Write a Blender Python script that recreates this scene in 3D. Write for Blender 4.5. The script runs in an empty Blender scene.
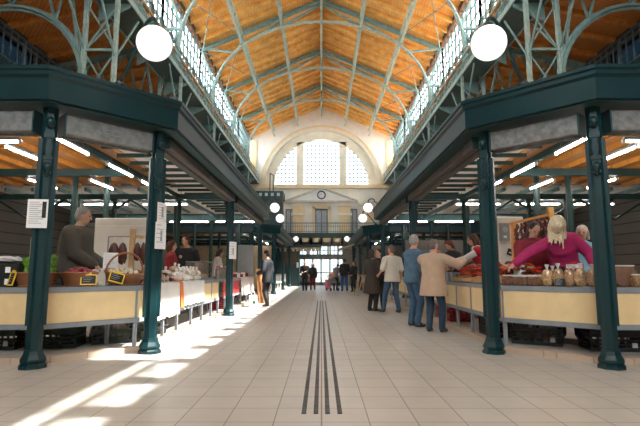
import bpy, bmesh, math, random
from math import sin, cos, pi, radians as rad, sqrt, atan2
from mathutils import Vector as V, Matrix as M, Euler
random.seed(7)
S = bpy.context.scene
C = S.collection

# ------------------------------------------------------------------ materials
MATS = {}
def nodes(name):
    m = bpy.data.materials.new(name); m.use_nodes = True
    nt = m.node_tree; b = nt.nodes['Principled BSDF']
    return m, nt, b
def mat(name, col, rough=.6, metal=0., var=.12, scale=6., bump=0., bscale=40., trans=0.):
    if name in MATS: return MATS[name]
    m, nt, b = nodes(name); L = nt.links.new
    tc = nt.nodes.new('ShaderNodeTexCoord'); n = nt.nodes.new('ShaderNodeTexNoise')
    n.inputs['Scale'].default_value = scale; n.inputs['Detail'].default_value = 4
    L(tc.outputs['Object'], n.inputs['Vector'])
    r = nt.nodes.new('ShaderNodeValToRGB')
    r.color_ramp.elements[0].position = .3; r.color_ramp.elements[1].position = .7
    r.color_ramp.elements[0].color = (*[max(0, c*(1-var)) for c in col], 1)
    r.color_ramp.elements[1].color = (*[min(1, c*(1+var)) for c in col], 1)
    L(n.outputs['Fac'], r.inputs['Fac']); L(r.outputs['Color'], b.inputs['Base Color'])
    b.inputs['Roughness'].default_value = rough; b.inputs['Metallic'].default_value = metal
    if bump:
        n2 = nt.nodes.new('ShaderNodeTexNoise'); n2.inputs['Scale'].default_value = bscale
        L(tc.outputs['Object'], n2.inputs['Vector'])
        bp = nt.nodes.new('ShaderNodeBump'); bp.inputs['Strength'].default_value = bump; bp.inputs['Distance'].default_value = .01
        L(n2.outputs['Fac'], bp.inputs['Height']); L(bp.outputs['Normal'], b.inputs['Normal'])
    if trans:
        t = nt.nodes.new('ShaderNodeBsdfTranslucent'); L(r.outputs['Color'], t.inputs['Color'])
        mx = nt.nodes.new('ShaderNodeMixShader'); mx.inputs[0].default_value = trans
        L(b.outputs[0], mx.inputs[1]); L(t.outputs[0], mx.inputs[2])
        L(mx.outputs[0], nt.nodes['Material Output'].inputs['Surface'])
    MATS[name] = m
    return m
def emis(name, col, st):
    m, nt, b = nodes(name)
    b.inputs['Base Color'].default_value = (*col, 1)
    b.inputs['Emission Color'].default_value = (*col, 1); b.inputs['Emission Strength'].default_value = st
    b.inputs['Roughness'].default_value = .3
    return m
def glassmat(name, tint=(.95, .97, 1), gl=.06):
    m, nt, b = nodes(name); L = nt.links.new
    nt.nodes.remove(b)
    t = nt.nodes.new('ShaderNodeBsdfTransparent'); t.inputs[0].default_value = (*tint, 1)
    g = nt.nodes.new('ShaderNodeBsdfGlossy'); g.inputs['Roughness'].default_value = .05
    mx = nt.nodes.new('ShaderNodeMixShader'); mx.inputs[0].default_value = gl
    L(t.outputs[0], mx.inputs[1]); L(g.outputs[0], mx.inputs[2])
    L(mx.outputs[0], nt.nodes['Material Output'].inputs['Surface'])
    return m
def brickmat(name, c1, c2, cm, w, h, mort, off=0., rot=None, loc=(0, 0, 0), rough=.5, coord='Object', var=.1, bias=0., bump=.2):
    m, nt, b = nodes(name); L = nt.links.new
    tc = nt.nodes.new('ShaderNodeTexCoord'); mp = nt.nodes.new('ShaderNodeMapping')
    mp.inputs['Location'].default_value = loc
    if rot: mp.inputs['Rotation'].default_value = rot
    br = nt.nodes.new('ShaderNodeTexBrick')
    br.offset = off; br.inputs['Scale'].default_value = 1
    br.inputs['Color1'].default_value = (*c1, 1); br.inputs['Color2'].default_value = (*c2, 1); br.inputs['Mortar'].default_value = (*cm, 1)
    br.inputs['Brick Width'].default_value = w; br.inputs['Row Height'].default_value = h
    br.inputs['Mortar Size'].default_value = mort; br.inputs['Mortar Smooth'].default_value = .2; br.inputs['Bias'].default_value = bias
    L(tc.outputs[coord], mp.inputs['Vector']); L(mp.outputs[0], br.inputs['Vector'])
    n = nt.nodes.new('ShaderNodeTexNoise'); n.inputs['Scale'].default_value = 3; n.inputs['Detail'].default_value = 5
    L(tc.outputs[coord], n.inputs['Vector'])
    mr = nt.nodes.new('ShaderNodeMapRange'); mr.inputs['To Min'].default_value = 1-var; mr.inputs['To Max'].default_value = 1+var
    L(n.outputs['Fac'], mr.inputs['Value'])
    mm = nt.nodes.new('ShaderNodeVectorMath'); mm.operation = 'SCALE'
    L(br.outputs['Color'], mm.inputs[0]); L(mr.outputs[0], mm.inputs['Scale'])
    L(mm.outputs[0], b.inputs['Base Color']); b.inputs['Roughness'].default_value = rough
    bp = nt.nodes.new('ShaderNodeBump'); bp.inputs['Strength'].default_value = bump; bp.inputs['Distance'].default_value = -.004
    L(br.outputs['Fac'], bp.inputs['Height']); L(bp.outputs['Normal'], b.inputs['Normal'])
    MATS[name] = m
    return m

GREEN = mat('iron_green_paint', (.0006, .025, .031), .40, var=.15, scale=3)
GREEN.node_tree.nodes['Principled BSDF'].inputs['Specular IOR Level'].default_value = .42
SASH = mat('dark_sash_paint', (.05, .10, .10), .5)
GREEN2 = mat('aged_green_paint', (.22, .35, .34), .5, var=.2, scale=5)
PALEGREEN = mat('pale_green_paint', (.40, .51, .47), .5, var=.2, scale=9)
DARKGREEN = mat('dark_green_paint', (.012, .045, .045), .5, var=.15)
MIDGREEN = mat('mid_green_paint', (.03, .085, .09), .5, var=.15)
GREY = mat('grey_steel_paint', (.23, .25, .28), .5, var=.1)
GALV = mat('galvanised_shutter_box', (.20, .20, .20), .55, metal=.2, var=.3, scale=14)
BROWNBOX = mat('brown_shutter_box', (.10, .085, .075), .6, var=.2)
CREAMP = mat('cream_panel', (.80, .60, .33), .45, var=.05)
WHITE = mat('white_paint', (.8, .79, .75), .5, var=.04)
CREAMWALL = mat('cream_plaster', (.88, .79, .64), .8, var=.06, scale=2)
WHITEWALL = mat('white_plaster', (.86, .85, .82), .8, var=.05, scale=2)
OCHRE = mat('ochre_plaster', (.86, .68, .43), .8, var=.08, scale=2)
TAUPE = brickmat('taupe_tiles', (.12, .10, .085), (.14, .115, .10), (.07, .06, .055), .3, .12, .006, .5, rot=(rad(90), 0, 0), rough=.6)
TAUPEWALL = brickmat('taupe_boarding', (.13, .115, .10), (.15, .13, .112), (.05, .045, .04), 60, .32, .02, 0, rot=(rad(90), 0, 0), rough=.8)
BLACK = mat('black_plastic', (.012, .013, .014), .5, var=.2)
CRATEG = mat('dark_green_crate_plastic', (.012, .028, .02), .5, var=.2)
CRATEK = mat('black_crate_plastic', (.014, .014, .016), .5, var=.2)
CRATER = mat('red_crate_plastic', (.30, .01, .015), .45, var=.1)
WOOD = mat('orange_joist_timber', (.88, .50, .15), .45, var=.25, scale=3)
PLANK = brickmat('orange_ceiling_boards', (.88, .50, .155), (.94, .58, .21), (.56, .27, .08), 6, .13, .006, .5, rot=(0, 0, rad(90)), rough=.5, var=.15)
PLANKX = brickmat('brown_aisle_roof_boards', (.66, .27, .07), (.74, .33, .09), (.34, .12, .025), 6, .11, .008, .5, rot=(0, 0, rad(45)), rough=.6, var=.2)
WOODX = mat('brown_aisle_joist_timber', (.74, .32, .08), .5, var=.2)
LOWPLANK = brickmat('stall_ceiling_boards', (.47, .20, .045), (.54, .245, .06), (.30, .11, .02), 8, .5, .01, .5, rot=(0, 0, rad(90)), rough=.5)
PINE = mat('pine_post_timber', (.55, .33, .15), .6, var=.2)
SHEET = mat('white_roof_sheet', (.84, .82, .79), .6, var=.04, trans=.75)
SUNMASK = mat('sun_mask_grey', (.5, .48, .44), .8)  # grey for the added panels that mask the sun
GLASS = glassmat('window_glass', (.92, .94, .95))
DIMLOW = glassmat('dimmed_door_glass', (.36, .37, .375), .04)  # grey tint holds down the bright sky seen through the entrance
DIMMED = glassmat('dimmed_end_glass', (.46, .48, .50), .04)  # sky brightness cut by the tint so the lunette bars stay visible
LAMPGLASS = emis('lamp_opal_glass', (1, .99, .97), .088)
TUBE = emis('fluorescent_light', (1, .93, .84), 5.0)
CONC = mat('platform_concrete', (.40, .36, .33), .7, var=.12, bump=.2)
KERB = brickmat('pink_kerb_stone', (.47, .36, .28), (.50, .385, .30), (.30, .23, .18), .4, .5, .006, rough=.6)
WICKER = brickmat('basket_wicker', (.33, .12, .045), (.42, .17, .06), (.12, .04, .015), .03, .014, .003, .5, rot=(rad(90), 0, 0), rough=.6, bump=.8)
WICKERD = mat('basket_cane', (.30, .12, .05), .6, var=.3, scale=60)
PAPER = mat('white_paper', (.82, .82, .84), .7, var=.02)
INK = mat('printed_ink', (.42, .42, .45), .8, var=.1)
YELLOW = mat('yellow_frame', (.85, .52, .04), .5)
CHALK = mat('chalk_writing', (.55, .56, .54), .8)
SLATE = mat('blackboard', (.014, .015, .016), .7)
CLOTHW = mat('white_tablecloth', (.82, .81, .80), .85, var=.05, bump=.2)
LACE = mat('speckled_tablecloth', (.76, .66, .64), .85, var=.2, scale=40)
ORANGE = mat('orange_cloth', (.80, .20, .04), .85)
REDC = mat('red_cloth', (.55, .03, .03), .85)
LEAF = mat('lettuce_green', (.17, .36, .04), .5, var=.45, scale=20)
LEAFD = mat('plant_green', (.05, .14, .03), .6, var=.4, scale=20)
RADISH = mat('radish_red', (.36, .012, .05), .35, var=.2, scale=10)
GARLIC = mat('garlic_white', (.72, .64, .52), .6, var=.12, scale=30)
NUTS = mat('nut_mix', (.40, .22, .10), .6, var=.6, scale=55, bump=.6, bscale=60)
NUTS2 = mat('pretzel_mix', (.52, .31, .14), .6, var=.5, scale=45, bump=.6, bscale=50)
NUTSD = mat('brown_snack', (.20, .085, .045), .6, var=.5, scale=50, bump=.6, bscale=50)
FILM = glassmat('clear_bag_film', (.98, .98, .98), .12)
PEPPER = mat('dried_pepper_red', (.42, .02, .012), .3, var=.5, scale=10)
PEPPERO = mat('orange_dried_pepper', (.55, .13, .03), .35, var=.5, scale=10)
PEPPERD = mat('dark_dried_pepper', (.12, .016, .012), .4, var=.5, scale=10)
MEAT = mat('smoked_meat', (.085, .018, .012), .45, var=.4, scale=12)
SALAMI = mat('pale_sausage', (.55, .30, .22), .5, var=.3, scale=12)
FRIDGE = mat('fridge_white', (.74, .70, .64), .4, var=.03)
GREYCAB = mat('grey_cabinet_paint', (.26, .27, .27), .5, var=.06)
BLUEGLASS = glassmat('dimmed_blue_pane', (.030, .045, .058), .05)  # dark tint dims the sky behind the aisle windows to blue-grey
RAIL = mat('railing_iron', (.16, .20, .21), .5, var=.2)

# ------------------------------------------------------------------ mesh builder
class MB:
    def __init__(s): s.v = []; s.f = []
    def add(s, vs, fs):
        o = len(s.v); s.v += [tuple(v) for v in vs]; s.f += [tuple(i+o for i in f) for f in fs]; return s
    def box(s, x0, x1, y0, y1, z0, z1, R=None, c=None):
        vs = [V((x, y, z)) for x in (x0, x1) for y in (y0, y1) for z in (z0, z1)]
        if R is not None: vs = [R @ v + V(c or (0, 0, 0)) for v in vs]
        return s.add(vs, [(0, 1, 3, 2), (4, 6, 7, 5), (0, 4, 5, 1), (2, 3, 7, 6), (0, 2, 6, 4), (1, 5, 7, 3)])
    def bar(s, p, q, w=.05, h=None, up=(0, 0, 1)):
        h = w if h is None else h
        p, q = V(p), V(q); d = (q-p).normalized(); u = V(up)
        if abs(d.dot(u)) > .98: u = V((0, 1, 0))
        x = d.cross(u).normalized()*w/2; y = x.cross(d).normalized()*h/2
        vs = [a+b for a in (p, q) for b in (-x-y, x-y, x+y, -x+y)]
        return s.add(vs, [(3, 2, 1, 0), (4, 5, 6, 7), (0, 1, 5, 4), (1, 2, 6, 5), (2, 3, 7, 6), (3, 0, 4, 7)])
    def tube(s, pts, r, n=8, closed=False):
        pts = [V(p) for p in pts]; rs = r if isinstance(r, (list, tuple)) else [r]*len(pts)
        k = len(pts); rings = []; prev = None
        for i, p in enumerate(pts):
            a = pts[(i-1) % k] if (closed or i) else p; b = pts[(i+1) % k] if (closed or i < k-1) else p
            d = (b-a).normalized()
            if prev is None:
                u = V((0, 0, 1)) if abs(d.z) < .9 else V((1, 0, 0)); x = d.cross(u).normalized()
            else:
                x = (prev-d*prev.dot(d)).normalized()
            prev = x; y = d.cross(x)
            rings.append([p+(x*cos(2*pi*j/n)+y*sin(2*pi*j/n))*rs[i] for j in range(n)])
        vs = [v for r_ in rings for v in r_]; fs = []
        for i in range(k if closed else k-1):
            for j in range(n):
                a = i*n+j; b = i*n+(j+1) % n; c = ((i+1) % k)*n+(j+1) % n; d = ((i+1) % k)*n+j
                fs.append((a, b, c, d))
        if not closed: fs += [tuple(range(n-1, -1, -1)), tuple(range((k-1)*n, k*n))]
        return s.add(vs, fs)
    def lathe(s, prof, c=(0, 0, 0), n=16, rot=0, sx=1, sy=1, R=None):
        c = V(c); vs = []; fs = []
        for r, z in prof:
            for j in range(n):
                v = V((r*sx*cos(rot+2*pi*j/n), r*sy*sin(rot+2*pi*j/n), z))
                vs.append(c+(R @ v if R is not None else v))
        for i in range(len(prof)-1):
            for j in range(n):
                fs.append((i*n+j, i*n+(j+1) % n, (i+1)*n+(j+1) % n, (i+1)*n+j))
        fs += [tuple(range(n-1, -1, -1)), tuple(range((len(prof)-1)*n, len(prof)*n))]
        return s.add(vs, fs)
    def prism(s, poly, z0, z1):
        n = len(poly)
        if sum(poly[i][0]*poly[(i+1) % n][1]-poly[(i+1) % n][0]*poly[i][1] for i in range(n)) < 0: poly = poly[::-1]
        vs = [(x, y, z0) for x, y in poly]+[(x, y, z1) for x, y in poly]
        return s.add(vs, [tuple(range(n-1, -1, -1)), tuple(range(n, 2*n))]+[(i, (i+1) % n, n+(i+1) % n, n+i) for i in range(n)])
    def ell(s, c, r, R=None, nu=12, nv=8):
        c = V(c); r = (r, r, r) if not isinstance(r, (tuple, list)) else r
        vs = [V((0, 0, -r[2]))]
        for i in range(1, nv):
            a = -pi/2+pi*i/nv
            for j in range(nu): vs.append(V((r[0]*cos(a)*cos(2*pi*j/nu), r[1]*cos(a)*sin(2*pi*j/nu), r[2]*sin(a))))
        vs.append(V((0, 0, r[2]))); fs = []
        for j in range(nu): fs.append((0, 1+(j+1) % nu, 1+j))
        for i in range(nv-2):
            for j in range(nu):
                a = 1+i*nu+j; b = 1+i*nu+(j+1) % nu; fs.append((a, b, b+nu, a+nu))
        t = len(vs)-1; o = 1+(nv-2)*nu
        for j in range(nu): fs.append((o+j, o+(j+1) % nu, t))
        if R is not None: vs = [R @ v for v in vs]
        return s.add([v+c for v in vs], fs)
    def cone(s, p, q, r1, r2, n=10):
        p, q = V(p), V(q); d = q-p
        if d.length < 1e-5: return s.ell(p, max(r1, r2))
        d.normalize(); pts = []; rs = []
        for a in (-80, -55, -25): pts.append(p+d*r1*sin(rad(a))); rs.append(r1*cos(rad(a)))
        pts.append(p); rs.append(r1); pts.append(q); rs.append(r2)
        for a in (25, 55, 80): pts.append(q+d*r2*sin(rad(a))); rs.append(r2*cos(rad(a)))
        return s.tube(pts, rs, n)
    def loft(s, rings, n=18):
        vs = []; fs = []; k = len(rings)
        for c, x, y, rx, ry in rings:
            for j in range(n):
                a = 2*pi*j/n; vs.append(c+x*rx*cos(a)+y*ry*sin(a))
        for i in range(k-1):
            for j in range(n): fs.append((i*n+j, i*n+(j+1) % n, (i+1)*n+(j+1) % n, (i+1)*n+j))
        fs += [tuple(range(n-1, -1, -1)), tuple(range((k-1)*n, k*n))]
        return s.add(vs, fs)
    def mesh(s, name, smooth=False, ang=40):
        me = bpy.data.meshes.new(name); me.from_pydata(s.v, [], s.f); me.validate()
        bm = bmesh.new(); bm.from_mesh(me); bmesh.ops.recalc_face_normals(bm, faces=bm.faces); bm.to_mesh(me); bm.free()
        if smooth:
            for p in me.polygons: p.use_smooth = True
            me.set_sharp_from_angle(angle=rad(ang))
        return me
    def build(s, name, m, parent=None, smooth=False, bevel=0, ang=40):
        o = bpy.data.objects.new(name, s.mesh(name, smooth, ang)); C.objects.link(o)
        o.data.materials.append(m)
        if parent is not None: o.parent = parent
        if bevel:
            b = o.modifiers.new('bevel', 'BEVEL'); b.width = bevel; b.segments = 2; b.limit_method = 'ANGLE'
        return o

def tag(o, label=None, cat=None, group=None, kind=None):
    if label: o['label'] = label
    if cat: o['category'] = cat
    if group: o['group'] = group
    if kind: o['kind'] = kind
    return o
def thing(name, label, cat, loc=(0, 0, 0), rz=0, group=None, kind=None):
    o = bpy.data.objects.new(name, None); C.objects.link(o); o.empty_display_size = .1
    o.location = loc; o.rotation_euler = (0, 0, rz)
    return tag(o, label, cat, group, kind)
def struct(o): o['kind'] = 'structure'; return o
def dup(root, loc, rz=None, label=None, group=None, rot=None, scale=None):
    r = root.copy(); C.objects.link(r); r.location = loc
    if rz is not None: r.rotation_euler = (0, 0, rz)
    if rot is not None: r.rotation_euler = rot
    if scale is not None: r.scale = (scale,)*3
    if label: r['label'] = label
    if group: r['group'] = group
    for ch in list(root.children):
        c = ch.copy(); C.objects.link(c); c.parent = r
        for g in list(ch.children):
            d = g.copy(); C.objects.link(d); d.parent = c
    return r

# ------------------------------------------------------------------ people (built first, while the scene is small)
def remesh(mb, vox, smooth=4, name='body'):
    o = bpy.data.objects.new('temporary', mb.mesh(name)); C.objects.link(o)
    r = o.modifiers.new('r', 'REMESH'); r.mode = 'VOXEL'; r.voxel_size = vox
    s = o.modifiers.new('s', 'SMOOTH'); s.factor = .5; s.iterations = smooth
    dg = bpy.context.evaluated_depsgraph_get()
    me = bpy.data.meshes.new_from_object(o.evaluated_get(dg)); me.name = name
    bpy.data.objects.remove(o)
    for p in me.polygons: p.use_smooth = True
    return me
def link_mesh(name, me, m, parent):
    o = bpy.data.objects.new(name, me); C.objects.link(o); me.materials.clear(); me.materials.append(m); o.parent = parent; return o
TAB = [(.40, .20, .16), (.70, .185, .14), (.85, .178, .132), (.95, .170, .125), (1.08, .155, .115), (1.25, .170, .122), (1.37, .182, .112), (1.43, .150, .092), (1.475, .085, .072), (1.52, .058, .058)]
def tabw(z):
    if z <= TAB[0][0]: return TAB[0][1:]
    for (a, x0, y0), (b, x1, y1) in zip(TAB, TAB[1:]):
        if z <= b:
            t = (z-a)/(b-a); return x0+(x1-x0)*t, y0+(y1-y0)*t
    return TAB[-1][1:]
def ik(a, t, l1, l2, hint):
    d = t-a; L = min(max(d.length, .12), (l1+l2)*.995); dn = d.normalized(); t = a+dn*L
    x = (l1*l1-l2*l2+L*L)/(2*L); h = sqrt(max(l1*l1-x*x, 0)); hp = hint-dn*hint.dot(dn)
    return a+dn*x+hp.normalized()*h, t
SKIN = mat('skin', (.56, .29, .19), .55, var=.06, scale=20)
EYE = mat('eye_dark', (.02, .015, .012), .2)
LIP = mat('lip', (.40, .13, .10), .5)
SHOE = mat('dark_shoe_leather', (.02, .018, .017), .4)
SOLE = SHOE
def person(label, loc, head=0, H=1.75, lean=0, side=0, twist=0, yaw=0, pitch=0, hl=None, hr=None, el=None, er=None,
           fl=(0, 0), fr=(0, 0), build=1., fem=False, belly=0., tops=(), legs=None, shoes=SHOE, hair=None, hairstyle='short', vox=.013, extra=None, roll=0, group=None):
    k = H/1.75
    root = thing('person', label, 'person', loc, rad(head), group)
    root.scale = (k, k, k)
    pts = {}
    Rf = M.Rotation(rad(side), 3, 'Y')
    def spine(z):
        if z <= .92: return V((0, 0, z)), M.Identity(3)
        p = V((0, 0, .92)); zz = .92; R = M.Identity(3)
        while zz < z-1e-6:
            st = min(.03, z-zz); zz += st; t = min(1, (zz-.92)/.33)
            R = M.Rotation(rad(side)*t, 3, 'Y') @ M.Rotation(-rad(lean)*t, 3, 'X') @ M.Rotation(rad(twist)*t, 3, 'Z')
            p = p+R @ V((0, 0, st))
        return p, R
    shw = .185*(.90 if fem else 1)*build
    def torso(mb, z0, z1, inf, flare=0):
        zs = [z for z in (.40, .5, .6, .7, .78, .85, .9, .95, 1.0, 1.08, 1.16, 1.25, 1.32, 1.37, 1.40, 1.43, 1.455, 1.475, 1.50, 1.52) if z0 < z < z1]
        rings = []
        for z in [z0]+zs+[z1]:
            p, R = spine(z); rx, ry = tabw(z)
            w = build*(1+(.06 if fem and .8 < z < 1.0 else 0)-(.07 if fem and z > 1.0 else 0)) if z < 1.46 else 1
            fy = 0; ry2 = ry*(build**.6 if z < 1.46 else 1)
            b = belly*max(0, 1-abs(z-1.05)/.25)
            if fem: b += .035*max(0, 1-abs(z-1.27)/.1)
            fl_ = flare*max(0, (.95-z)/.5)
            rings.append((p+R @ V((0, b*.5, 0)), R @ V((1, 0, 0)), R @ V((0, 1, 0)), rx*w+inf+fl_, ry2+inf+b*.5+fl_))
        mb.loft(rings)
    sh = {}; elb = {}; wr = {}; hip = {}; kn = {}; an = {}
    p14, R14 = spine(1.41)
    for s, t, e in ((-1, hl, el), (1, hr, er)):
        a = p14+R14 @ V((s*shw, 0, -.03))
        tgt = V(t) if t is not None else a+V((s*.07, .04, -.53))
        hint = V(e) if e is not None else R14 @ V((s*.35, -.6, -.5))
        elb[s], wr[s] = ik(a, tgt, .285, .265, hint); sh[s] = a
    for s, f in ((-1, fl), (1, fr)):
        h = V((s*.092, 0, .90)); tg = V((s*.105+f[0], f[1], .085+(f[2] if len(f) > 2 else 0)))
        kn[s], an[s] = ik(h, tg, .42, .415, V((s*.1, 1, 0))); hip[s] = h
    # head frame
    pn, Rn = spine(1.47)
    Rh = M.Rotation(rad(yaw), 3, 'Z') @ M.Rotation(-rad(pitch), 3, 'X') @ M.Rotation(rad(roll), 3, 'Y')
    up = (Rn @ V((0, 0, 1))*.55+Rh @ V((0, 0, 1))*.45).normalized()
    hc = pn+Rn @ V((0, .015, 0))+up*.165
    def hd(x, y, z): return hc+Rh @ V((x, y, z))
    b = MB()
    torso(b, .84, 1.50, 0)
    b.cone(pn+Rn @ V((0, 0, -.02)), hd(0, -.015, -.06), .06*(.88 if fem else 1), .053*(.9 if fem else 1))
    b.ell(hc+Rh @ V((0, 0, .012)), (.075, .095, .112), Rh, 16, 12)
    b.ell(hd(0, .022, -.055), (.056, .068, .068), Rh, 14, 10)
    b.cone(hd(0, .088, .02), hd(0, .108, -.022), .009, .015)
    for s in (-1, 1):
        b.ell(hd(s*.078, -.006, -.005), (.011, .022, .032), Rh)
        b.cone(sh[s]+(p14-sh[s])*.35, sh[s], .075, .06*build**.5)
        b.cone(sh[s], elb[s], .052*build**.5, .041); b.cone(elb[s], wr[s], .041, .028)
        b.cone(hip[s], kn[s], .084*build**.5, .050); b.cone(kn[s], an[s], .050, .036)
        b.cone(kn[s].lerp(an[s], .25)+V((0, -.015, 0)), kn[s].lerp(an[s], .55), .050, .040)
        b.cone(an[s], an[s]+V((s*.02, .12, -.045)), .04, .03)
        d = (wr[s]-elb[s]).normalized(); b.cone(wr[s]-d*.02, wr[s]+d*.075, .030, .026)
    me = remesh(b, vox, 3, 'body')
    # fingers: rooted in the palm, five of different lengths
    fb = MB(); fb.v = [tuple(v.co) for v in me.vertices]; fb.f = [tuple(p.vertices) for p in me.polygons]
    for s in (-1, 1):
        d = (wr[s]-elb[s]).normalized(); w = d.cross(V((0, 0, 1)))
        if w.length < .2: w = V((0, 1, 0)).cross(d)
        w.normalize(); n = w.cross(d).normalized()
        if n.z > 0: n = -n
        if abs(d.z) > .75: n = V((-s, .25, 0)); n = (n-d*n.dot(d)).normalized(); w = d.cross(n).normalized()
        base = wr[s]+d*.072
        for i, ln in enumerate((.062, .074, .070, .055)):
            o_ = w*((i-1.5)*.017)
            a0 = base+o_; a1 = a0+d*ln*.55+n*ln*.15; a2 = a1+d*ln*.35+n*ln*.4
            fb.tube([a0-d*.03, a0, a1, a2, a2+d*.002], [.0095, .0095, .0085, .007, .002], 7)
        thw = w if w.y*1 > 0 or abs(w.y) < .1 else -w
        a0 = wr[s]+d*.025+thw*.02; a1 = a0+thw*.028+d*.025+n*.012; a2 = a1+d*.03+n*.01+thw*.004
        fb.tube([a0-thw*.015, a0, a1, a2, a2+d*.002], [.011, .012, .010, .008, .002], 7)
    link_mesh('body', fb.mesh('body', True, 80), SKIN, root)
    for s in (-1, 1):
        MB().ell(hd(s*.031, .082, .016), (.013, .012, .009), Rh, 8, 6).build('eye', EYE, root, True)
        if legs is not None:
            f = MB(); fw = V((s*.12, 1, 0)).normalized(); g = an[s]
            f.cone(g+V((0, -.02, -.035)), g+fw*.15+V((0, 0, -.05)), .045, .034); f.cone(g+V((0, -.015, 0)), g+V((0, -.015, -.03)), .045, .045)
            f.cone(g+fw*.02, g+fw*.10+V((0, 0, -.04)), .042, .036)
            me = remesh(f, .014, 3, 'shoe')
            for v in me.vertices: v.co.z = max(v.co.z, .002+(an[s].z-.085))
            link_mesh('shoe', me, shoes, root)
    MB().ell(hd(0, .083, -.056), (.022, .012, .006), Rh, 10, 6).build('mouth', LIP, root, True)
    if legs is not None:
        t = MB(); torso(t, .82, 1.0, .012)
        for s in (-1, 1):
            t.cone(hip[s]+V((0, 0, .0)), kn[s], .102*build**.5, .073); t.cone(kn[s], an[s]+V((0, 0, -.01)), .073, .060)
        me = remesh(t, max(vox, .014), 4, 'trousers'); link_mesh('trousers', me, legs, root)
    for name, m, hem, slv, inf, flare in tops:
        t = MB(); torso(t, hem, 1.475 if slv > .3 else 1.45, inf, flare)
        for s in (-1, 1):
            t.cone(p14.lerp(sh[s], .45)+V((0, 0, .0)), sh[s]-V((0, 0, .012)), .078+inf*.5, .062*build**.5+inf)
            if slv > 0:
                f1 = min(1, slv); e1 = sh[s].lerp(elb[s], f1)
                t.cone(sh[s]-V((0, 0, .01)), e1, .060*build**.5+inf, .050+inf)
                if slv > 1: t.cone(elb[s], elb[s].lerp(wr[s], min(.98, slv-1)), .050+inf, .038+inf*.8)
        if slv > 1.5: t.tube([pn+Rn @ V((.075*cos(a), .07*sin(a), .005+.012*sin(a))) for a in [2*pi*i/14 for i in range(14)]], .02, 8, True)
        me = remesh(t, max(vox, .014), 4, name); link_mesh(name, me, m, root)
    if hair is not None:
        h = MB()
        if hairstyle == 'bald':
            h.ell(hd(0, -.028, -.01), (.080, .078, .07), Rh)
        else:
            g = .006 if hairstyle == 'short' else .013
            h.ell(hd(0, -.022, .040), (.079+g, .088+g, .090+g), Rh, 16, 10)
            h.ell(hd(0, -.042, -.005), (.076+g, .068+g, .085+g), Rh, 16, 10)
            if hairstyle in ('bob', 'long', 'curly', 'longfront'):
                for s in (-1, 1): h.cone(hd(s*.074, -.015, .02), hd(s*.082, -.02, -.10), .030, .032)
                h.cone(hd(0, -.07, 0), hd(0, -.075, -.11), .07, .06)
            if hairstyle == 'curly':
                for i in range(26):
                    a = random.uniform(0, 2*pi); z = random.uniform(-.08, .10); r = .085*sqrt(max(.15, 1-(z/.14)**2))
                    if sin(a) > .5 and z < .05: continue
                    h.ell(hd(r*cos(a), r*sin(a)-.025, z+.02), .028)
            if hairstyle == 'longfront':
                h.ell(hd(0, .045, .06), (.075, .06, .06), Rh)
                for i in range(22):
                    a = 2*pi*i/22; q0 = hd(.08*cos(a), -.01+.09*sin(a), .05); q1 = hd(.093*cos(a), -.01+.105*sin(a), -.05)
                    q2 = q1+V((random.uniform(-.03, .03), random.uniform(-.03, .03), -.12-.10*random.random()))
                    h.cone(q0, q1, .022, .020); h.cone(q1, q2, .020, .007)
            if hairstyle == 'long':
                for i in range(13):
                    a = pi+pi*i/12; x0 = .082*cos(a); y0 = -.02+.085*sin(a)
                    q0 = hd(x0, y0, .03); q1 = hd(x0*1.15, y0-.01, -.10)
                    q2 = q1+V((random.uniform(-.02, .02), random.uniform(-.015, .015), -.17-.05*random.random()))
                    h.cone(q0, q1, .024, .022); h.cone(q1, q2, .022, .009)
        me = remesh(h, .010, 2, 'hair')
        dp = 0.004 if hairstyle != 'short' else .0025
        for v in me.vertices: v.co += V((random.uniform(-dp, dp), random.uniform(-dp, dp), random.uniform(-dp, dp)))
        link_mesh('hair', me, hair, root)
    if extra: extra(root, dict(hd=hd, wr=wr, sh=sh, spine=spine, Rh=Rh))
    return root

HG = mat('grey_hair', (.30, .265, .24), .7, var=.3, scale=60)
HGD = mat('dark_grey_hair', (.13, .105, .09), .7, var=.3, scale=60)
HD = mat('dark_hair', (.018, .012, .010), .5, var=.3, scale=60)
HB = mat('brown_hair', (.07, .03, .018), .5, var=.3, scale=60)
HR = mat('auburn_hair', (.10, .022, .012), .5, var=.3, scale=60)
HY = mat('blonde_hair', (.76, .60, .42), .5, var=.35, scale=70)
HW = mat('silver_hair', (.50, .47, .45), .6, var=.2, scale=60)
def cloth(n, c, var=.12): return mat(n, c, .85, var=var, scale=10, bump=.25, bscale=60)
OLIVE = cloth('olive_brown_fleece', (.082, .066, .050)); NAVYT = cloth('navy_trousers', (.022, .042, .075)); JEANS = cloth('blue_denim', (.045, .095, .17), .2)
BEIGE = cloth('beige_jacket_cloth', (.46, .325, .235), .06); DENIM = cloth('denim_shirt_cloth', (.065, .125, .19), .2); OFFW = cloth('off_white_shirt', (.60, .56, .49), .05)
COAT = cloth('dark_brown_coat', (.035, .025, .022)); BLK = cloth('black_cloth', (.014, .013, .014)); SUIT = cloth('dark_suit_cloth', (.016, .017, .023)); PINK = cloth('magenta_knit', (.40, .016, .11))
REDF = cloth('dark_red_fleece', (.20, .010, .022)); REDV = cloth('red_vest_cloth', (.42, .012, .022)); SHIRTW = cloth('white_cotton', (.62, .56, .54), .06); LBLUE = cloth('light_blue_cloth', (.22, .42, .55))
DRED = cloth('dark_red_trousers', (.18, .012, .02)); REDW = cloth('red_cardigan', (.27, .018, .022)); GREYS = cloth('grey_cloth', (.2, .2, .21)); BLUEJ = cloth('bright_blue_denim', (.03, .10, .28), .2); PANTB = cloth('dark_trousers', (.018, .017, .019))

def collar_zip(root, k): pass
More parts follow.
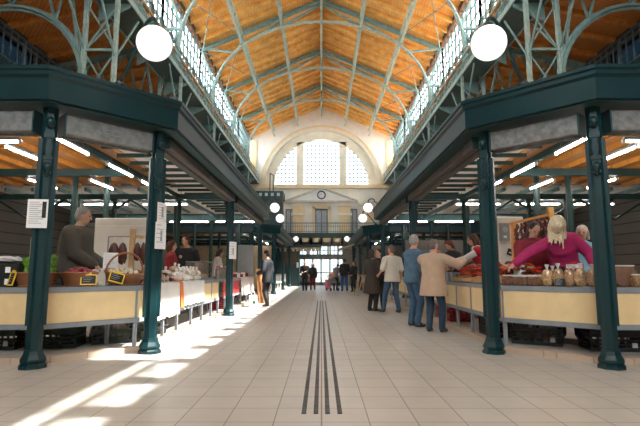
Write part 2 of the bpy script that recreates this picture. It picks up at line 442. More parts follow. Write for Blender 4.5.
# --- vegetable stall side
person('grey haired man in an olive brown fleece behind the radish basket', (-3.62, 6.82, .15), -80, 1.86, lean=11, yaw=4, pitch=12, build=1.42, belly=.08,
       hl=(-.22, .34, .98), hr=(.22, .34, .96), tops=(('jacket', OLIVE, .78, 2, .045, .02),), legs=PANTB, hair=HG, vox=.011)
person('woman with dark red hair in a red cardigan facing the man in a black polo', (-3.30, 10.35, .15), -75, 1.58, fem=True, yaw=-5, pitch=5, hl=(-.12, .28, 1.02), hr=(.12, .30, 1.02),
       tops=(('cardigan', REDW, .8, 2, .02, .02),), legs=PANTB, hair=HR, hairstyle='curly')
def badge(root, k):
    p, R = k['spine'](1.27)
    b = MB().lathe([(.001, 0), (.04, 0), (.04, .006), (.001, .007)], p+R @ V((.085, .150, 0)), 12, R=R @ M.Rotation(-pi/2, 3, 'X'))
    b.build('badge', SALAMI, root)
person('man in a black polo shirt with a round chest badge behind the white table', (-3.27, 11.45, .15), 172, 1.77, yaw=-48, pitch=8, build=1.1, belly=.03, lean=4,
       hl=(-.30, .16, .92), hr=(.25, .25, 1.0), tops=(('polo_shirt', BLK, .85, .75, .022, .01),), legs=PANTB, hair=HB, extra=badge)
person('dark haired woman in a white blouse behind the glass jars', (-3.27, 14.7, .15), -70, 1.62, fem=True, lean=10, pitch=20, hl=(-.12, .36, 1.0), hr=(.15, .36, 1.0),
       tops=(('blouse', SHIRTW, .82, 1.2, .02, .01),), legs=PANTB, hair=HD, hairstyle='bob', vox=.015)
person('man in a dark suit standing in the sun beside the grey cabinet', (-1.68, 14.75, 0), 62, 1.72, yaw=12, pitch=15, lean=3, hl=(-.2, .22, 1.02), hr=(.18, .25, 1.02),
       tops=(('suit_jacket', SUIT, .74, 2, .028, .02),), legs=PANTB, hair=HD, fr=(.03, .08), fl=(0, -.08))
# --- far end of the aisle
person('person in a dark jacket walking towards the tactile strips near the doors', (-.92, 26.2, 0), 172, 1.66, hl=(-.1, .24, 1.12), hr=(.12, .24, 1.08), fl=(0, .1), fr=(0, -.12),
       tops=(('jacket', BLK, .78, 2, .03, .02),), legs=PANTB, hair=HG, vox=.018)
def shoulder_bag(root, k):
    b = MB(); b.ell((.24, .06, .86), (.07, .15, .18), None, 12, 8); b.build('shoulder_bag', mat('beige_bag', (.45, .36, .26), .7), root, True)
person('woman in dark red trousers carrying a beige shoulder bag near the doors', (-.50, 27.4, 0), 170, 1.56, fem=True, hl=None, hr=(.2, .14, 1.0), fl=(0, -.1), fr=(0, .1),
       tops=(('jacket', BLK, .80, 2, .025, .02),), legs=DRED, hair=HB, hairstyle='bob', vox=.018, extra=shoulder_bag)
person('person in a black jacket and bright blue jeans seen from behind by the trestle', (1.27, 26.0, 0), 10, 1.78, hl=(-.14, .25, 1.05), hr=(.14, .25, 1.05),
       tops=(('jacket', BLK, .82, 2, .035, .01),), legs=BLUEJ, hair=HD, vox=.018, fl=(-.03, 0), fr=(.03, 0))
person('person bending over the pushchair near the doors in a grey jacket', (.78, 26.9, 0), -30, 1.6, lean=38, pitch=35, hl=(-.12, .52, .95), hr=(.12, .52, .95),
       tops=(('jacket', GREYS, .8, 2, .03, .01),), legs=PANTB, hair=HD, vox=.018)
person('woman in a black top with brown hair standing behind the trestle', (1.72, 25.2, 0), 140, 1.6, fem=True, hl=(-.12, .3, 1.0), hr=(.12, .3, 1.0),
       tops=(('jacket', BLK, .7, 2, .03, .02),), legs=PANTB, hair=HB, hairstyle='bob', vox=.018)
# --- right side customers
person('woman in a knee length dark brown coat talking by the green post', (1.38, 13.0, 0), -48, 1.66, fem=True, yaw=-10, hl=(-.10, .26, 1.1), hr=(.13, .28, 1.08),
       tops=(('coat', COAT, .50, 2, .035, .05),), legs=BLK, hair=HD, hairstyle='bob')
person('dark haired man facing the woman in the brown coat', (1.66, 13.75, 0), 158, 1.70, yaw=-15, pitch=6, tops=(('jacket', BLK, .8, 2, .03, .01),), legs=PANTB, hair=HD)
def wristband(root, k):
    w = k['wr'][-1]; e = w
person('man in an off white shirt and blue jeans seen from behind', (1.86, 12.5, 0), 22, 1.76, yaw=25, pitch=4, build=1.08, hl=(-.26, .22, 1.0), hr=(.28, .05, .86), fl=(-.08, .16), fr=(.05, -.06),
       tops=(('shirt', OFFW, .80, .9, .03, .02),), legs=JEANS, hair=HGD)
person('grey haired man in a blue denim shirt and jeans reaching across the counter', (1.80, 9.35, 0), -62, 1.79, lean=4, yaw=12, pitch=10, hl=(.02, .56, 1.44), hr=(.18, .30, 1.02),
       tops=(('denim_shirt', DENIM, .84, 2, .03, .01),), legs=JEANS, hair=HG, fl=(-.02, .03))
person('man in a beige jacket seen from behind reaching over the counter', (2.0, 8.52, 0), -38, 1.65, build=1.14, lean=5, yaw=-14, pitch=8, hl=(.02, .50, 1.22), hr=(.44, .42, 1.33), belly=.02,
       tops=(('jacket', BEIGE, .68, 2, .045, .03),), legs=NAVYT, hair=HGD, vox=.011, fr=(.02, .06))
person('auburn haired person in black bending their head behind the counter', (3.24, 11.45, .15), 120, 1.70, lean=16, pitch=42, fem=True, hl=(-.12, .36, 1.0), hr=(.12, .36, .98),
       tops=(('top', BLK, .82, 2, .03, .01),), legs=PANTB, hair=HR, hairstyle='bob')
person('woman vendor in a red vest with white sleeves leaning over the red peppers', (3.32, 9.62, .15), 72, 1.72, fem=True, lean=24, yaw=6, pitch=12, hl=(-.14, .62, 1.14), hr=(.12, .60, 1.02),
       tops=(('shirt', SHIRTW, .85, 2, .018, 0), ('vest', REDV, .82, 0, .035, .01)), legs=PANTB, hair=HB, hairstyle='bob')
def hood(root, k):
    p, R = k['spine'](1.46); b = MB()
    b.tube([p+R @ V((.10*cos(a), .085*sin(a)-.01, .0+.02*sin(a))) for a in [2*pi*i/16 for i in range(16)]], .036, 8, True)
    b.build('hood', REDF, root, True)
person('man in a dark red hooded fleece looking down at the dried peppers', (3.25, 7.30, .15), 176, 1.68, lean=12, yaw=6, pitch=36, build=1.1, hl=(-.22, .34, .98), hr=(.20, .36, .94),
       tops=(('fleece', REDF, .78, 2, .035, .02),), legs=PANTB, hair=HD, vox=.011, extra=hood)
person('woman with long blonde hair in a magenta pullover stretching her arm over the bags', (3.42, 6.62, .15), 150, 1.76, fem=True, lean=30, side=10, yaw=14, pitch=58, build=.98,
       hr=(.66, .36, .99), hl=(-.34, .30, .98), er=(.3, -.3, .3), tops=(('pullover', PINK, .80, 1.86, .028, .02),), legs=PANTB, hair=HY, hairstyle='longfront', vox=.010)
person('silver haired woman in a light blue top behind the blonde woman', (4.30, 7.75, .15), 165, 1.66, fem=True, yaw=-18, pitch=8, tops=(('top', LBLUE, .8, 1.6, .025, .01),), legs=PANTB, hair=HW, hairstyle='bob')

# ================================================================== THE HALL
YN, YE = -7.0, 36.9            # near and far end walls
XI, XO, XW = 5.0, 5.75, 9.5    # inner column leg, outer column leg, outer wall
TY = [10.8, 16.0, 21.25, 26.4, 31.6]
def zr(x): return 14.15-.44*abs(x)          # top of the roof trusses
def zs(x): return 8.55+.23*(XW-abs(x))      # underside of the aisle roofs

FLOOR = brickmat('floor_tiles', (.53, .50, .47), (.49, .465, .435), (.17, .15, .135), .343, .343, .0045, 0, loc=(0, -.097, 0), rough=.33, var=.12, bump=.15)
struct(MB().box(-14, 14, YN-20, YE, -.1, 0).build('floor', FLOOR))
struct(MB().box(-30, 30, YE, YE+40, -.1, -.005).build('ground_outside', mat('outside_paving', (.5, .48, .45), .8)))
STRIP = brickmat('dark_tactile_stone', (.060, .060, .060), (.085, .083, .08), (.03, .03, .03), .2, .30, .02, 0, rot=(0, 0, 0), rough=.5, var=.3)
for i, x in enumerate((-.1345, -.0425, .0455, .139)):
    o = MB()
    o.box(x-.018, x+.018, 3.72, 17.6, 0, .005)
    struct(o.build('trim_%d' % (i+1), STRIP))
struct(MB().box(-.006, .006, -2, 30, 0, .002).build('trim_5', mat('floor_joint', (.30, .25, .21), .7)))

# main roof: boards on timber joists, one object per slope
for s, nm in ((-1, 'ceiling_left'), (1, 'ceiling_right')):
    b = MB()
    b.add([(0, YN, zr(0)+.22), (s*5.85, YN, zr(5.85)+.22), (s*5.85, YE, zr(5.85)+.22), (0, YE, zr(0)+.22),
           (0, YN, zr(0)+.40), (s*5.85, YN, zr(5.85)+.40), (s*5.85, YE, zr(5.85)+.40), (0, YE, zr(0)+.40)],
          [(0, 1, 2, 3), (4, 7, 6, 5), (0, 4, 5, 1), (2, 6, 7, 3), (1, 5, 6, 2), (0, 3, 7, 4)])
    r = struct(b.build(nm, PLANK))
    j = MB(); y = 1.2
    while y < YE:
        j.bar((0, y, zr(0)+.13), (s*5.78, y, zr(5.78)+.11), .13, .22); y += .85
    struct(j.build('timber_joists', WOOD, r))
    # aisle roof
    b = MB(); e = 10.0
    b.add([(s*5.6, YN, zs(5.6)), (s*e, YN, zs(e)), (s*e, YE, zs(e)), (s*5.6, YE, zs(5.6)), (s*5.6, YN, zs(5.6)+.15), (s*e, YN, zs(e)+.15), (s*e, YE, zs(e)+.15), (s*5.6, YE, zs(5.6)+.15)],
          [(0, 1, 2, 3), (4, 7, 6, 5), (0, 4, 5, 1), (2, 6, 7, 3), (1, 5, 6, 2), (0, 3, 7, 4)])
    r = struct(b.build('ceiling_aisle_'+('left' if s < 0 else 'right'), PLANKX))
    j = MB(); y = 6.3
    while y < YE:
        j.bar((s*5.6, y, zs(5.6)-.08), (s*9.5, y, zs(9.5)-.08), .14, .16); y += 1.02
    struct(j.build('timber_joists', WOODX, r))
    # outer wall with its window band
    w = MB(); w.box(s*XW, s*(XW+.3), YN, YE, 0, 6.1); w.box(s*XW, s*(XW+.3), YN, YE, 8.2, 8.75)
    for k in range(9):
        y = YN+k*5.1+1.5; w.box(s*XW, s*(XW+.3), y, y+.6, 6.1, 8.2)
    struct(w.build('wall_'+('left' if s < 0 else 'right'), TAUPEWALL))
    struct(MB().box(s*(XW+.12), s*(XW+.13), YN, YE, 6.1, 8.2).build('window_'+('1' if s < 0 else '2'), BLUEGLASS))

# clerestory: one window per bay on each side, frame and pane
n = 3
for s in (-1, 1):
    struct(MB().box(s*5.62, s*5.88, YN, YE, 11.62, 11.86).build('trim_%d' % (16+(s > 0)), mat('dark_wall_plate', (.07, .04, .03), .6)))
    st = MB(); st.box(s*5.68, s*5.86, YN, YE, 9.25, 9.55)
    st.box(s*5.70, s*5.82, YN, YE, 8.35, 9.26)
    struct(st.build('trim_%d' % (6+(s > 0)), GREEN2))
    ys = [-4.8, .4, 5.6]+TY+[YE]
    for y0, y1 in zip([YN]+ys, ys):
        w = struct(thing('window_%d' % n, None, None)); n += 1
        f = MB()
        m = 10
        for k in range(m+1):
            y = y0+(y1-y0)*k/m; t = .11 if k in (0, m) else (.055 if k % 2 == 0 else .03)
            if k % 2 == 0: f.box(s*5.72, s*5.80, max(y0, y-.17), min(y1, y+.17), 9.55, 10.15)  # wide blocks added to break the sun on the floor into patches
            f.box(s*5.72, s*5.80, y-t/2, y+t/2, 9.55, 11.72)
        for z in (10.05, 10.55, 11.05): f.box(s*5.735, s*5.785, y0, y1, z-.02, z+.02)
        struct(f.build('window_frame', SASH, w))
        struct(MB().box(s*5.756, s*5.764, y0, y1, 9.5, 11.75).build('pane', GLASS, w))
        if s > 0 and y1 < 6: q = MB(); q.box(5.80, 5.82, y0, y1, 10.62, 11.72); q.box(5.80, 5.82, y0, y1, 10.25, 10.45); q.box(5.80, 5.82, y0, y0+.9, 9.55, 10.62); struct(q.build('added_sun_mask', SUNMASK, w))  # added out-of-view panels that trim the sun patch on the near floor

# ------------------------------------------------------------------ far end wall with the lunette
def arcpts(r, a0, a1, n, cz=7.92): return [(r*cos(a0+(a1-a0)*i/n), cz+r*sin(a0+(a1-a0)*i/n)) for i in range(n+1)]
def xz_prism(mb, poly, y0, y1):
    n = len(poly)
    if sum(poly[i][0]*poly[(i+1) % n][1]-poly[(i+1) % n][0]*poly[i][1] for i in range(n)) > 0: poly = poly[::-1]
    vs = [(x, y0, z) for x, z in poly]+[(x, y1, z) for x, z in poly]
    return mb.add(vs, [tuple(range(n-1, -1, -1)), tuple(range(n, 2*n))]+[(i, (i+1) % n, n+(i+1) % n, n+i) for i in range(n)])
def ring(mb, r0, r1, y0, y1, a0=0, a1=pi, n=40, cz=7.92):
    for i in range(n):
        a = a0+(a1-a0)*i/n; c = a0+(a1-a0)*(i+1)/n
        xz_prism(mb, [(r0*cos(a), cz+r0*sin(a)), (r1*cos(a), cz+r1*sin(a)), (r1*cos(c), cz+r1*sin(c)), (r0*cos(c), cz+r0*sin(c))], y0, y1)
def end_wall(y, d, name, door):
    """gable wall whose inner face is at y; d = +1 when the outside lies towards +y"""
    w = MB(); y1 = y+.45*d
    R = 4.45
    # spandrel above the arch, in wedge strips up to the roof line
    N = 40
    for i in range(N):
        a = pi*i/N; c = pi*(i+1)/N; xa, xc = R*cos(a), R*cos(c)
        xz_prism(w, [(xa, 7.92+R*sin(a)), (xa, zr(xa)+.3), (xc, zr(xc)+.3), (xc, 7.92+R*sin(c))], y, y1)
    for s in (-1, 1):
        w.box(s*R, s*6.0, y, y1, 7.92, zr(6)+.05)
        xz_prism(w, [(s*R, zr(6)+.05), (s*R, zr(R)+.3), (s*6.0, zr(6.0)+.3), (s*6.0, zr(6)+.05)], y, y1)
        w.box(s*6.0, s*10, y, y1, 0, 9.7)
    wl = struct(w.build(name, WHITEWALL))
    lo = MB()
    if door:
        # upper storey with a balcony door and two windows; ground floor with the glazed doors
        xs = [-6, -2.95, -2.0, -.5, .5, 2.0, 2.95, 6]
        for a, b2 in ((-6, -2.85), (-2.05, -.5), (.5, 2.05), (2.85, 6)): lo.box(a, b2, y, y1, 3.4, 7.92)
        for a, b2 in ((-2.85, -2.05), (-.5, .5), (2.05, 2.85)): lo.box(a, b2, y, y1, 3.4, 3.92)
        for a, b2, zt in ((-2.85, -2.05, 6.0), (-.5, .5, 6.0), (2.05, 2.85, 6.0)): lo.box(a, b2, y, y1, zt, 7.92)
    else: lo.box(-6, 6, y, y1, 0, 7.92)
    struct(lo.build('plaster', mat('pale_stone_plaster', (.87, .82, .74), .8, var=.05, scale=2), wl))
    # archivolt and trims
    t = MB(); ring(t, 4.45, 4.85, y-.12*d, y+.02*d); struct(t.build('archivolt', CREAMWALL, wl))
    t = MB(); ring(t, 4.72, 4.86, y-.17*d, y-.0*d); struct(t.build('archivolt_edge', OCHRE, wl))
    t = MB(); ring(t, 3.78, 4.46, y+.16*d, y+.44*d)
    t.box(-1.99, -1.47, y+.16*d, y+.44*d, 7.92, 11.5); t.box(1.47, 1.99, y+.16*d, y+.44*d, 7.92, 11.5)
    struct(t.build('window_piers', CREAMWALL, wl))
    t = MB(); t.box(-5.3, 5.3, y-.22*d, y+.3*d, 7.62, 7.92); struct(t.build('cornice', OCHRE, wl))
    for s in (-1, 1):
        struct(MB().box(s*5.2, s*5.75, y-.1*d, y+.02*d, 3.6, 11.5).build('pilaster', OCHRE, wl))
    return wl, y1
wl, y1 = end_wall(YE, 1, 'wall_end', True)
FR = mat('window_frame_grey', (.42, .45, .47), .5)
def lun_window(name, x0, x1, step, y, ds=1):
    w = struct(thing(name, None, None)); f = MB(); p = MB()
    def top(x): return 7.92+sqrt(max(0, 3.80**2-x*x))
    k = int((x1-x0)/step+.5)
    for i in range(k+1):
        x = x0+(x1-x0)*i/k
        if top(x) > 8.1: f.box(x-.018, x+.018, y-.03, y+.03, 7.92, min(top(x), 11.6))
    z = 7.92
    while z < 11.6:
        if abs(z-7.92) < .1: a, b2 = x0, x1
        else:
            r = sqrt(max(0, 3.8**2-(z-7.92)**2)); a, b2 = max(x0, -r), min(x1, r)
        if b2 > a: f.box(a, b2, y-.03, y+.03, z-.018, z+.018)
        z += step
    # the little square bosses at the crossings
    z = 7.92+step
    while z < 11.5:
        for i in range(1, k):
            x = x0+(x1-x0)*i/k
            if top(x) > z+.05: f.box(x-.05, x+.05, y-.04, y+.04, z-.05, z+.05)
        z += step
    struct(f.build('window_frame', FR, w))
    q = [(x0, 7.92), (x1, 7.92)]+[(x1-(x1-x0)*i/20, min(top(x1-(x1-x0)*i/20), 11.65)) for i in range(21)]
    g = MB(); xz_prism(g, q, y-.004, y+.004); struct(g.build('pane', DIMMED, w))
lun_window('window_40', -1.47, 1.47, .327, YE+.3)
lun_window('window_41', -3.80, -1.99, .327, YE+.3)
lun_window('window_42', 1.99, 3.80, .327, YE+.3)
# pediment and clock
t = MB(); xz_prism(t, [(-2.75, 6.62), (2.75, 6.62), (0, 7.62)], YE-.16, YE+.02); struct(t.build('pediment', WHITEWALL, wl))
t = MB()
for s in (-1, 1): t.bar((s*2.85, YE-.15, 6.62), (0, YE-.15, 7.66), .34, .12)
t.bar((-2.85, YE-.15, 6.58), (2.85, YE-.15, 6.58), .34, .13); struct(t.build('pediment_moulding', mat('stone_trim', (.66, .60, .52), .8), wl))
t = MB()
for s in (-1, 1):
    t.box(s*1.42, s*2.28, YE-.12, YE+.02, 3.9, 6.5); t.box(s*3.3, s*4.1, YE-.1, YE+.02, 3.9, 6.5)
struct(t.build('pilasters', OCHRE, wl))
t = MB()
for s in (-1, 1):
    t.box(s*1.3, s*2.4, YE-.2, YE, 6.2, 6.5); t.box(s*1.3, s*2.4, YE-.2, YE, 5.45, 5.65)
    for x0 in (3.0,): t.box(s*x0, s*5.0, YE-.1, YE, 6.3, 6.5)
struct(t.build('capitals', CREAMWALL, wl))
t = MB(); t.box(-.72, -.5, YE-.06, YE, 4, 6.2); t.box(.5, .72, YE-.06, YE, 4, 6.2); t.box(-.72, .72, YE-.06, YE, 6.0, 6.25); struct(t.build('door_surround', OCHRE, wl))
clk = thing('wall_clock', 'round clock in the pediment of the far gable wall', 'clock', (0, YE-.17, 7.08))
Rx = M.Rotation(pi/2, 3, 'X')
MB().lathe([(.001, 0), (.27, 0), (.27, .03), (.001, .03)], n=28, R=Rx).build('clock_face', PAPER, clk)
MB().tube([(.30*cos(a), -.03, .30*sin(a)) for a in [2*pi*i/28 for i in range(28)]], .05, 8, True).build('rim', mat('clock_rim', (.06, .05, .05), .5), clk, True)
b = MB(); b.bar((0, -.045, 0), (.06, -.045, .15), .03, .012); b.build('hour_hand', BLACK, clk)
b = MB(); b.bar((0, -.055, 0), (-.2, -.055, .08), .022, .012); b.build('minute_hand', BLACK, clk)
b = MB()
for i in range(12): a = pi*i/6; b.bar((.2*cos(a), -.035, .2*sin(a)), (.245*cos(a), -.035, .245*sin(a)), .02, .01)
b.build('hour_marks', BLACK, clk)
# upper windows
SHUT = mat('pale_blue_shutter', (.45, .50, .56), .5)
for k, (x0, x1, nm) in enumerate(((-.5, .5, 'window_43'), (-2.85, -2.05, 'window_44'), (2.05, 2.85, 'window_45'))):
    w = struct(thing(nm, None, None)); f = MB()
    f.box(x0, x0+.09, YE+.1, YE+.2, 3.9, 6); f.box(x1-.09, x1, YE+.1, YE+.2, 3.9, 6); f.box(x0, x1, YE+.1, YE+.2, 5.9, 6); f.box((x0+x1)/2-.04, (x0+x1)/2+.04, YE+.1, YE+.2, 3.9, 6)
    struct(f.build('window_frame', mat('grey_frame', (.2, .22, .24), .5), w)); struct(MB().box(x0, x1, YE+.15, YE+.16, 3.9, 6).build('pane', SHUT, w))
# balcony across the far wall
bal = thing('balcony', 'green iron balcony with a railing across the far gable wall', 'balcony', (0, YE, 0))
MB().box(-6, 6, -1.3, 0, 3.80, 3.98).build('deck', DARKGREEN, bal)
b = MB()
x = -5.9
while x < 5.95:
    b.bar((x, -1.25, 3.98), (x, -1.25, 4.72), .022); x += .17
b.bar((-6, -1.25, 4.74), (6, -1.25, 4.74), .06); b.bar((-6, -1.25, 4.08), (6, -1.25, 4.08), .035); b.bar((-6, -1.25, 4.5), (6, -1.25, 4.5), .03)
b.build('railing', RAIL, bal)
b = MB(); b.box(-6, 6, -1.32, -1.2, 3.62, 3.84); b.build('edge_beam', DARKGREEN, bal)
for k in range(15):
    x = -5.6+k*.8
    b = MB(); vs = [(-1.3, 3.62), (-.05, 3.62), (-.05, 3.1), (-.35, 3.25), (-.7, 3.45)]
    n_ = len(vs); b.add([(x-.06, p, q) for p, q in vs]+[(x+.06, p, q) for p, q in vs], [tuple(range(n_-1, -1, -1)), tuple(range(n_, 2*n_))]+[(i, (i+1) % n_, n_+(i+1) % n_, n_+i) for i in range(n_)])
    b.build('bracket', DARKGREEN, bal)
b = MB()
for k in range(14): x = -5.2+k*.8; b.add([(x-.3, -1.26, 3.6), (x+.3, -1.26, 3.6), (x+.17, -1.26, 3.28), (x-.17, -1.26, 3.28), (x-.3, -1.22, 3.6), (x+.3, -1.22, 3.6), (x+.17, -1.22, 3.28), (x-.17, -1.22, 3.28)], [(0, 3, 2, 1), (4, 5, 6, 7), (0, 1, 5, 4), (1, 2, 6, 5), (2, 3, 7, 6), (3, 0, 4, 7)])
b.build('scalloped_panels', OCHRE, bal)
# ground floor: grey piers and the glazed entrance
t = MB()
for a, b2 in ((-6, -1.95), (1.75, 6)): t.box(a, b2, YE-.02, y1, 0, 3.4)
t.box(-1.95, 1.75, YE-.02, y1, 3.12, 3.4); t.box(-1.95, 1.75, YE-.02, y1, 2.12, 2.32)
for x in (-1.95, -.72, -.02, .62, 1.18): pass
GSTONE = mat('taupe_stone', (.34, .30, .26), .8, var=.1)
struct(t.build('ground_floor_wall', GSTONE, wl))
w = struct(thing('window_46', None, None)); f = MB()
for x in (-1.85, -1.12, -.98, -.3, -.12, .52, .68, 1.3, 1.7): f.box(x-.06, x+.06, YE+.1, YE+.2, 2.32, 3.12)
for x in (-1.5, -.65, .2, 1.0): f.box(x-.02, x+.02, YE+.12, YE+.18, 2.32, 3.12)
f.box(-1.95, 1.75, YE+.1, YE+.2, 2.32, 2.4); f.box(-1.95, 1.75, YE+.12, YE+.18, 2.70, 2.74); f.box(-1.95, 1.75, YE+.1, YE+.2, 3.04, 3.12)
struct(f.build('window_frame', GSTONE, w)); struct(MB().box(-1.95, 1.75, YE+.14, YE+.15, 2.32, 3.12).build('pane', DIMLOW, w))
w = struct(thing('door_1', None, None)); f = MB()
for x in (-1.9, -1.35, -.68, -.03, .66, 1.3, 1.7): f.box(x-.05, x+.05, YE+.1, YE+.2, 0, 2.12)
f.box(-1.95, 1.75, YE+.1, YE+.2, 0, .25); f.box(-1.95, 1.75, YE+.1, YE+.2, 2.02, 2.12); f.box(-.7, .66, YE+.08, YE+.2, .95, 1.02)
f.box(-1.95, -.7, YE+.1, YE+.2, 0, .8); f.box(.7, 1.75, YE+.1, YE+.2, 0, .8)
struct(f.build('door_frame', mat('door_grey', (.34, .36, .36), .5), w)); struct(MB().box(-1.95, 1.75, YE+.14, YE+.15, 0, 2.12).build('pane', DIMLOW, w))

# ------------------------------------------------------------------ iron roof trusses, one thing per truss
ARCH = [(5.12, 8.15), (5.14, 9.0), (5.02, 9.9), (4.66, 10.75), (4.1, 11.45), (3.3, 12.1), (2.28, 12.58), (1.15, 12.88), (0, 12.98)]
def make_truss(y, label):
    t = thing('roof_truss', label, 'roof truss', (0, y, 0), 0, 'iron roof trusses of the nave')
    for s in (-1, 1):
        b = MB()
        b.bar((s*5.8, 0, zr(5.8)-.02), (0, 0, zr(0)-.02), .15, .03); b.bar((s*5.8, 0, zr(5.8)-.20), (0, 0, zr(0)-.20), .15, .03)
        b.bar((s*5.8, 0, zr(5.8)-.13), (0, 0, zr(0)-.11), .03, .18)
        b.build('rafter', GREEN2, t)
        pts = []
        for i in range(len(ARCH)-1):
            for q in range(3):
                f = q/3
                p0, p1, p2, p3 = [V(ARCH[max(0, min(len(ARCH)-1, i+d))]) for d in (-1, 0, 1, 2)]
                pts.append(.5*(2*p1+(p2-p0)*f+(2*p0-5*p1+4*p2-p3)*f*f+(3*p1-p0-3*p2+p3)*f**3))
        pts.append(V(ARCH[-1]))
        b = MB()
        for a, c in zip(pts, pts[1:]):
            b.bar((s*a[0], 0, a[1]), (s*c[0], 0, c[1]), .16, .05)
            b.bar((s*a[0], 0, a[1]), (s*c[0], 0, c[1]), .03, .13)
        b.build('arch_rib', PALEGREEN, t)
        for p, q in (((4.15, 11.42), (5.72, 11.62)), ((3.8, 11.7), (3.8, zr(3.8)-.2)), ((3.75, 11.8), (1.9, zr(1.9)-.3)), ((1.9, 12.7), (1.9, zr(1.9)-.2)), ((1.9, 12.72), (0, zr(0)-.3)), ((5.05, 9.75), (5.74, 9.75)), ((5.06, 9.7), (5.72, 8.7)), ((5.05, 9.85), (5.7, 11.5))):
            b = MB(); b.bar((s*p[0], 0, p[1]), (s*q[0], 0, q[1]), .085, .085); b.build('strut', GREEN2, t)
        b = MB(); b.add([(s*4.7, -.02, 10.6), (s*5.12, -.02, 9.4), (s*5.12, -.02, 9.95), (s*4.7, .02, 10.6), (s*5.12, .02, 9.4), (s*5.12, .02, 9.95)], [(0, 1, 2), (3, 5, 4), (0, 3, 4, 1), (1, 4, 5, 2), (2, 5, 3, 0)]); b.build('gusset', PALEGREEN, t)
    MB().bar((0, 0, 12.9), (0, 0, zr(0)-.1), .09, .09).build('king_post', GREEN2, t)
    return t
tr = make_truss(TY[0], 'nearest of the green iron arched roof trusses, mostly above the picture')
ords = ['second', 'third', 'fourth', 'fifth']
for y, o_ in zip(TY[1:], ords):
    dup(tr, (0, y, 0), label='%s green iron arched roof truss counted towards the far wall%s' % (o_, ', the last one' if o_ == 'fifth' else ''))
# lengthwise lattice girders under the roof boards
def girder(x, label):
    t = thing('lattice_girder', label, 'girder', (x, 0, zr(x)-.12), 0, 'lengthwise lattice girders')
    b = MB(); b.bar((0, 6, .0), (0, YE-.1, 0), .12, .04); b.bar((0, 6, -.46), (0, YE-.1, -.46), .12, .05)
    b.build('chords', PALEGREEN, t)
    l = MB(); y = 6.; k = 0
    while y < YE-.5:
        z0, z1 = (-.46, 0) if k % 2 else (0, -.46)
        l.bar((0, y, z0), (0, y+.42, z1), .05, .025); y += .42; k += 1
    l.build('lacing', PALEGREEN, t)
for x, lb in ((0, 'lattice girder running along the ridge of the roof'), (-1.9, 'lattice girder first to the clock side of the ridge over the lift tower half'), (1.9, 'lattice girder next to the ridge on the nut stall side'),
              (-3.8, 'lattice girder nearest the clerestory on the lift tower side'), (3.8, 'lattice girder nearest the clerestory on the nut stall side')):
    girder(x, lb)
# crossed tie rods in the roof plane
for i, y in enumerate(TY[:-1]):
    for s in (-1, 1):
        t = thing('tie_rods', 'thin crossed tie rods in the %s roof bay on the %s side' % (['first', 'second', 'third', 'fourth'][i], 'vegetable stall' if s < 0 else 'nut stall'), 'tie rods', (0, y, 0), 0, 'crossed tie rods under the roof boards')
        for a, c in ((0, 5.1), (5.1, 0)):
            b = MB(); b.tube([(s*3.85, a, zr(3.85)-.22), (s*5.6, c, zr(5.6)-.22)], .022, 6); b.build('rod', GREEN2, t)
# lattice columns
def lattice_leg(b, x, z0, z1, w=.07):
    for dx in (-w/2, w/2):
        for dy in (-w/2, w/2): b.bar((x+dx, dy, z0), (x+dx, dy, z1), .026, .026)
    b.box(x-.012, x+.012, -w/2, w/2, z0, z1)
    z = z0; k = 0
    while z < z1-.16:
        d = w/2 if k % 2 else -w/2
        for yy in (-w/2-.01, w/2+.01): b.bar((x-d, yy, z), (x+d, yy, z+.16), .024, .012)
        z += .16; k += 1
def make_column(s, y, label):
    t = thing('lattice_column', label, 'iron column', (s*XI, y, 0), 0, 'lattice iron columns along the nave')
    b = MB(); lattice_leg(b, 0, 3.7, 8.1); b.build('inner_leg', PALEGREEN, t)
    for x in (0, s*.75): b = MB(); b.lathe([(.12, .0), (.12, .1), (.075, .14), (.07, 3.7)], (x, 0, 0), 8); b.build('lower_shaft', DARKGREEN, t)
    b = MB(); lattice_leg(b, s*.75, 3.7, 9.6); b.build('outer_leg', PALEGREEN, t)
    b = MB(); z = 3.9
    while z < 7.6:
        b.bar((0, 0, z), (s*.75, 0, z+1.2), .045, .03); b.bar((s*.75, .03, z), (0, .03, z+1.2), .045, .03); b.bar((0, 0, z), (s*.75, 0, z), .06, .06); z += 1.25
    b.build('cross_bracing', GREEN2, t)
    # aisle arch on the outer side
    b = MB(); R0 = 1.85; cx = s*(.75+1.85); pts = [(s*.78, 0, 5.0)]+[(cx-s*R0*cos(a), 0, 5.6+1.9*sin(a)) for a in [pi*i/20 for i in range(21)]]+[(s*4.42, 0, 5.0)]
    for p, q in zip(pts, pts[1:]): b.bar(p, q, .20, .05); b.bar(p, q, .035, .17)
    b.build('aisle_arch', GREEN2, t)
    b = MB(); b.bar((s*.75, 0, zs(5.75)-.28), (s*4.45, 0, zs(9.45)-.28), .18, .22)
    b.build('aisle_rafter', GREEN2, t)
    b = MB()
    for f in (.12, .3, .5, .7, .88):
        a = pi*f; x = cx-s*R0*cos(a); b.bar((x, 0, 5.6+1.9*sin(a)), (x+s*.45, 0, zs(XI+abs(x+s*.45))-.3), .06, .06); b.bar((x, 0, 5.6+1.9*sin(a)), (x-s*.45, 0, zs(XI+abs(x-s*.45))-.3), .05, .05)
    b.build('web_struts', GREEN2, t)
    b = MB()
    for sy in (-1, 1):
        b.bar((s*.0, 0, 6.2), (s*.0, sy*1.3, 7.85), .04, .04); b.bar((s*.75, 0, 6.4), (s*.75, sy*1.4, 7.9), .04, .04)
    b.build('knee_braces', GREEN2, t)
for i, y in enumerate(TY):
    for s in (-1, 1):
        make_column(s, y, '%s pale green lattice column along the nave above the %s side canopies' % (['first', 'second', 'third', 'fourth', 'fifth'][i], 'vegetable stall' if s < 0 else 'nut stall'))
